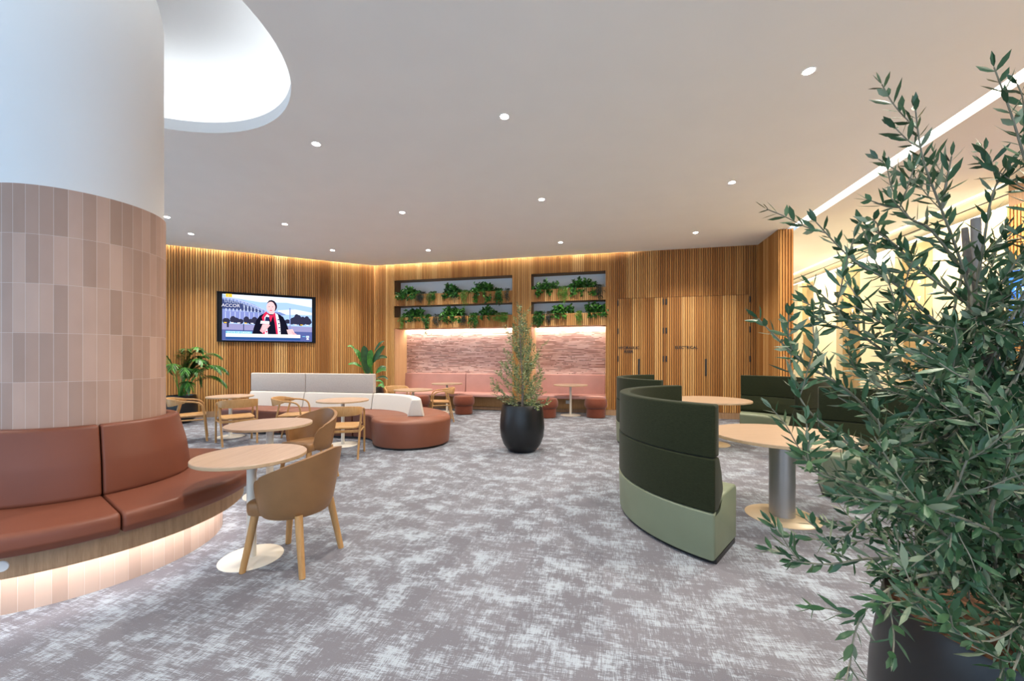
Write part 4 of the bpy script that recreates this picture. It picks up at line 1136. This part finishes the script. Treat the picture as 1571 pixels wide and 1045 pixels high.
# palm behind the column
random.seed(5)
pm = thing('potted_palm', 'feathery palm in a black pot against the timber wall left of the screen', 'plant', (-7.22, 8.70, 0))
pot(pm, sc=.85)
fol = MB(); wood = MB()
for k in range(22):
    a = random.random()*2*PI if k > 12 else random.uniform(-1.0, .7); el_ = random.uniform(1.1, 1.5) if k % 3 else random.uniform(.7, 1.1); l = random.uniform(1.05, 1.75)
    pts = []; p = Vector((random.uniform(-.08, .08), random.uniform(-.08, .08), .54)); d = Vector((math.cos(a)*math.cos(el_), math.sin(a)*math.cos(el_), math.sin(el_)))
    for j in range(14):
        pts.append(p.copy()); p = p+d*l/13; d = (d+Vector((math.cos(a)*.045, math.sin(a)*.045, -.022*j))).normalized()
    pts = [Vector((q_.x*.6, q_.y*.6, q_.z)) for q_ in pts]; pts = [Vector((q_.x, min(q_.y, .36+q_.x*.52), q_.z)) for q_ in pts]
    wood.tube(pts, [.008-.0004*j for j in range(14)], LEAF['bright'], 5)
    for j in range(40):
        f = .36+.64*j/40; i = min(12, int(f*13)); q0 = pts[i]+(pts[i+1]-pts[i])*(f*13-i); dd = (pts[i+1]-pts[i]).normalized(); s_ = dd.cross(Vector((.1, 0, 1))).normalized()
        for sg in (-1, 1):
            ll = .24*(1-.9*abs(f-.62))
            e_ = dd*.85+s_*sg*.6+Vector((0, 0, -.22)); 
            if (q0+e_.normalized()*ll).y > .42+(q0.x)*.52: e_.y = -abs(e_.y)*.2
            leaf(fol, q0, e_, Vector((0, 0, 1)), ll, .020, LEAF['dark'] if random.random() < .45 else LEAF['green'], .3)
wood.build('stems', pm); fol.build('fronds', pm)

# broad-leaved plant by the corner
random.seed(8)
bp_ = thing('potted_broadleaf_plant', 'broad-leaved potted plant behind the tall end of the sofa back', 'plant', (-3.60, 10.2, 0))
pot(bp_, sc=.92)
fol = MB(); wood = MB()
def PB(u, v, y=10.2): return Vector(((u-785.5)/F*y+3.60, y-10.2, HC+(549-v)*y/F))
for (pts, W) in (([(574, 600), (568, 585), (566, 574), (560, 531)], .19), ([(573, 600), (562, 575), (558, 556), (546, 536)], .10), ([(572, 600), (553, 552), (547, 537), (536, 532)], .05),
    ([(572, 600), (562, 575), (556, 563), (536, 559)], .07), ([(574, 600), (571, 570), (568, 556), (571, 537)], .12), ([(575, 600), (571, 560), (577, 538), (592, 524)], .06),
    ([(575, 600), (570, 572), (572, 557), (591, 531)], .12), ([(575, 600), (572, 570), (573, 553), (594, 549)], .10), ([(574, 600), (570, 575), (570, 564), (569, 548)], .11),
    ([(576, 600), (572, 582), (577, 572), (592, 569)], .09), ([(576, 600), (573, 588), (580, 567), (594, 565)], .07), ([(576, 600), (573, 590), (579, 580), (596, 582)], .06),
    ([(575, 602), (570, 592), (573, 585), (588, 589)], .05), ([(576, 602), (578, 596), (581, 592), (591, 595)], .08)):
    yv = random.uniform(-.14, .10)
    P3 = [PB(*p) for p in pts]
    for i, q_ in enumerate(P3): q_.y += yv*i/3
    cp = catmull(P3[:3], 5); wood.tube(cp, .008, LEAF['green'], 6)
    b0, t0 = P3[2], P3[3]; L = (t0-b0).length*1.04; mt = random.choice([LEAF['green'], LEAF['dark'], LEAF['green']])
    bl = catmull([b0, b0*.45+t0*.55+Vector((0, 0, .05 if abs(t0.x-b0.x) > .15 else 0)), t0], 6); N = len(bl)-1; vs = []
    for i, p in enumerate(bl):
        d = (bl[min(i+1, N)]-bl[max(i-1, 0)]).normalized(); s_ = d.cross(Vector((.25, -.7, .65))).normalized(); nn = s_.cross(d)
        wd = W*.62*math.sin(PI*min(1, (i/N)*.96+.03))**.65
        vs += [p+s_*wd+nn*.2*wd, p.copy(), p-s_*wd+nn*.2*wd]
    fs = []
    for i in range(N): fs += [(i*3, i*3+1, i*3+4, i*3+3), (i*3+1, i*3+2, i*3+5, i*3+4)]
    fol.add(vs, fs, mt, True)
wood.build('stems', bp_); fol.build('leaves', bp_)

# ------------------------------------------------------------------ planting on the shelves
random.seed(31)
def clump(u, vtop, kind, w_, drop, mats, label, nm):
    """u centre pixel column; vtop shelf index 0 upper 1 lower; w_ width in m; drop hang length in m"""
    s = S_back(u); z0 = 3.174 if vtop == 0 else 2.543
    q = K+E1*s+E2*.10
    t = thing(nm, label, 'plant', (q.x, q.y, z0-.05), ABK, 'plants on the timber shelves')
    fol = MB(); hw = w_/2
    if kind == 'bush':
        h = random.uniform(.22, .30)
        wood = MB()
        for k in range(int(w_*95)):
            a = random.uniform(-hw, hw)*.8; b = Vector((a, random.uniform(-.02, .12), 0)); f = 1-(abs(a)/hw)**2*.6
            tip = b+Vector((random.uniform(-.12, .12), random.uniform(-.22, .08), random.uniform(-.06, h)*f+.05))
            if random.random() < .25: tip = b+Vector((random.uniform(-.1, .1), -.18, -random.uniform(.0, drop)))
            mid = b*.4+tip*.6+Vector((0, -.02, .04)); cp = catmull([b, mid, tip], 3); wood.tube(cp, .0025, LEAF['green'], 4, caps=False)
            for p in cp[2:]:
                for j in range(4): leaf(fol, p, rvec()+Vector((0, -.3, .1)), rvec()+Vector((0, -.5, .5)), random.uniform(.055, .095), random.uniform(.035, .055), random.choice(mats), .2)
        wood.build('stems', t); fol.build('foliage', t); return t
    fine = kind == 'fine'
    for k in range(int(w_*(85 if fine else 60))+4):
        x = random.triangular(-hw, hw, 0)*1.15; p = Vector((x*.7, random.uniform(-.02, .08), .03)); L = drop*random.uniform(.25, 1.1)*(1-.55*abs(x)/hw)
        pts = [p, p+Vector((x*.2, -.07, .08)), Vector((x, -.155-random.random()*.03, .0)), Vector((x+random.uniform(-.03, .03), -.16, -L*.5)), Vector((x+random.uniform(-.05, .05), -.155, -L))]
        cp = catmull(pts, 5)
        for i in range(len(cp)-1):
            d = (cp[i+1]-cp[i])
            for j in range(3 if fine else 2):
                leaf(fol, cp[i]+d*random.random(), d.normalized()*.8+rvec(.9), rvec(), random.uniform(.025, .045) if fine else random.uniform(.035, .06), .007 if fine else .020, random.choice(mats))
    for k in range(int(w_*40)):
        p = Vector((random.uniform(-hw, hw)*.8, random.uniform(-.08, .05), .02))
        for j in range(5): leaf(fol, p+rvec(.03), rvec()+Vector((0, 0, .8)), rvec(), .07, .012 if fine else .025, random.choice(mats))
    fol.build('foliage', t)
    return t
G = [LEAF['green'], LEAF['bright'], LEAF['dark']]; DG = [LEAF['dark'], LEAF['green']]; LM = [LEAF['lime'], LEAF['bright']]; PU = [LEAF['purple'], LEAF['purple'], LEAF['dark']]
for u, sh, kd, w_, dr, mt, lb, nm in (
 (625, 0, 'bush', .62, .12, G, 'leafy green plant at the left end of the upper shelf in the left alcove', 'leafy_shelf_plant'),
 (646, 0, 'fine', .24, .24, PU, 'grey-purple trailing plant on the upper left shelf', 'trailing_shelf_plant'),
 (662, 0, 'fine', .30, .34, G, 'green hanging fern third along the upper left shelf', 'hanging_fern'),
 (691, 0, 'bush', .52, .10, DG, 'dark leafy plant at the middle of the upper left shelf', 'leafy_shelf_plant'),
 (713, 0, 'fine', .18, .42, LM, 'pale lime fern hanging from the upper left shelf', 'hanging_fern'),
 (740, 0, 'bush', .72, .24, G, 'biggest leafy plant on the upper left shelf', 'leafy_shelf_plant'),
 (766, 0, 'trail', .22, .40, DG, 'dark trailing plant right of the biggest bush on the upper left shelf', 'trailing_shelf_plant'),
 (778, 0, 'fine', .14, .30, PU, 'grey-purple trailing plant at the right end of the upper left shelf', 'trailing_shelf_plant'),
 (617, 1, 'fine', .14, .34, LM, 'thin lime trailing plant at the left end of the lower left shelf', 'hanging_fern'),
 (634, 1, 'bush', .60, .06, DG, 'dark leafy plant near the left end of the lower left shelf', 'leafy_shelf_plant'),
 (656, 1, 'trail', .15, .50, DG, 'longest dark trailing plant of the lower left shelf, reaching over the light', 'trailing_shelf_plant'),
 (671, 1, 'fine', .22, .26, PU, 'grey-purple trailing plant between the leafy ones on the lower left shelf', 'trailing_shelf_plant'),
 (693, 1, 'bush', .62, .13, G, 'bright leafy plant at the middle of the lower left shelf', 'leafy_shelf_plant'),
 (713, 1, 'fine', .16, .26, PU, 'small grey-purple trailer right of the middle bush on the lower left shelf', 'trailing_shelf_plant'),
 (727, 1, 'trail', .26, .32, G, 'square mass of trailing green on the lower left shelf', 'trailing_shelf_plant'),
 (747, 1, 'bush', .38, .05, DG, 'small leafy plant right of the trailing mass on the lower left shelf', 'leafy_shelf_plant'),
 (769, 1, 'fine', .46, .16, LM, 'light green fern at the right end of the lower left shelf', 'hanging_fern'),
 (836, 0, 'bush', .66, .14, G, 'leafy green plant at the left end of the upper right shelf', 'leafy_shelf_plant'),
 (865, 0, 'fine', .30, .40, LM, 'lime fern hanging at the middle of the upper right shelf', 'hanging_fern'),
 (895, 0, 'bush', .66, .18, G, 'large leafy plant right of the lime fern on the upper right shelf', 'leafy_shelf_plant'),
 (920, 0, 'fine', .22, .30, PU, 'grey-purple trailing plant at the right end of the upper right shelf', 'trailing_shelf_plant'),
 (827, 1, 'trail', .32, .30, DG, 'dense trailing green plant at the left end of the lower right shelf', 'trailing_shelf_plant'),
 (842, 1, 'fine', .14, .28, PU, 'grey-purple trailing plant on the lower right shelf', 'trailing_shelf_plant'),
 (862, 1, 'bush', .62, .10, G, 'leafy plant at the middle of the lower right shelf', 'leafy_shelf_plant'),
 (889, 1, 'fine', .18, .28, LM, 'short lime trailing plant on the lower right shelf', 'hanging_fern'),
 (914, 1, 'bush', .54, .06, G, 'leafy plant at the right end of the lower right shelf', 'leafy_shelf_plant')):
    clump(u, sh, kd, w_, dr, mt, lb, nm)
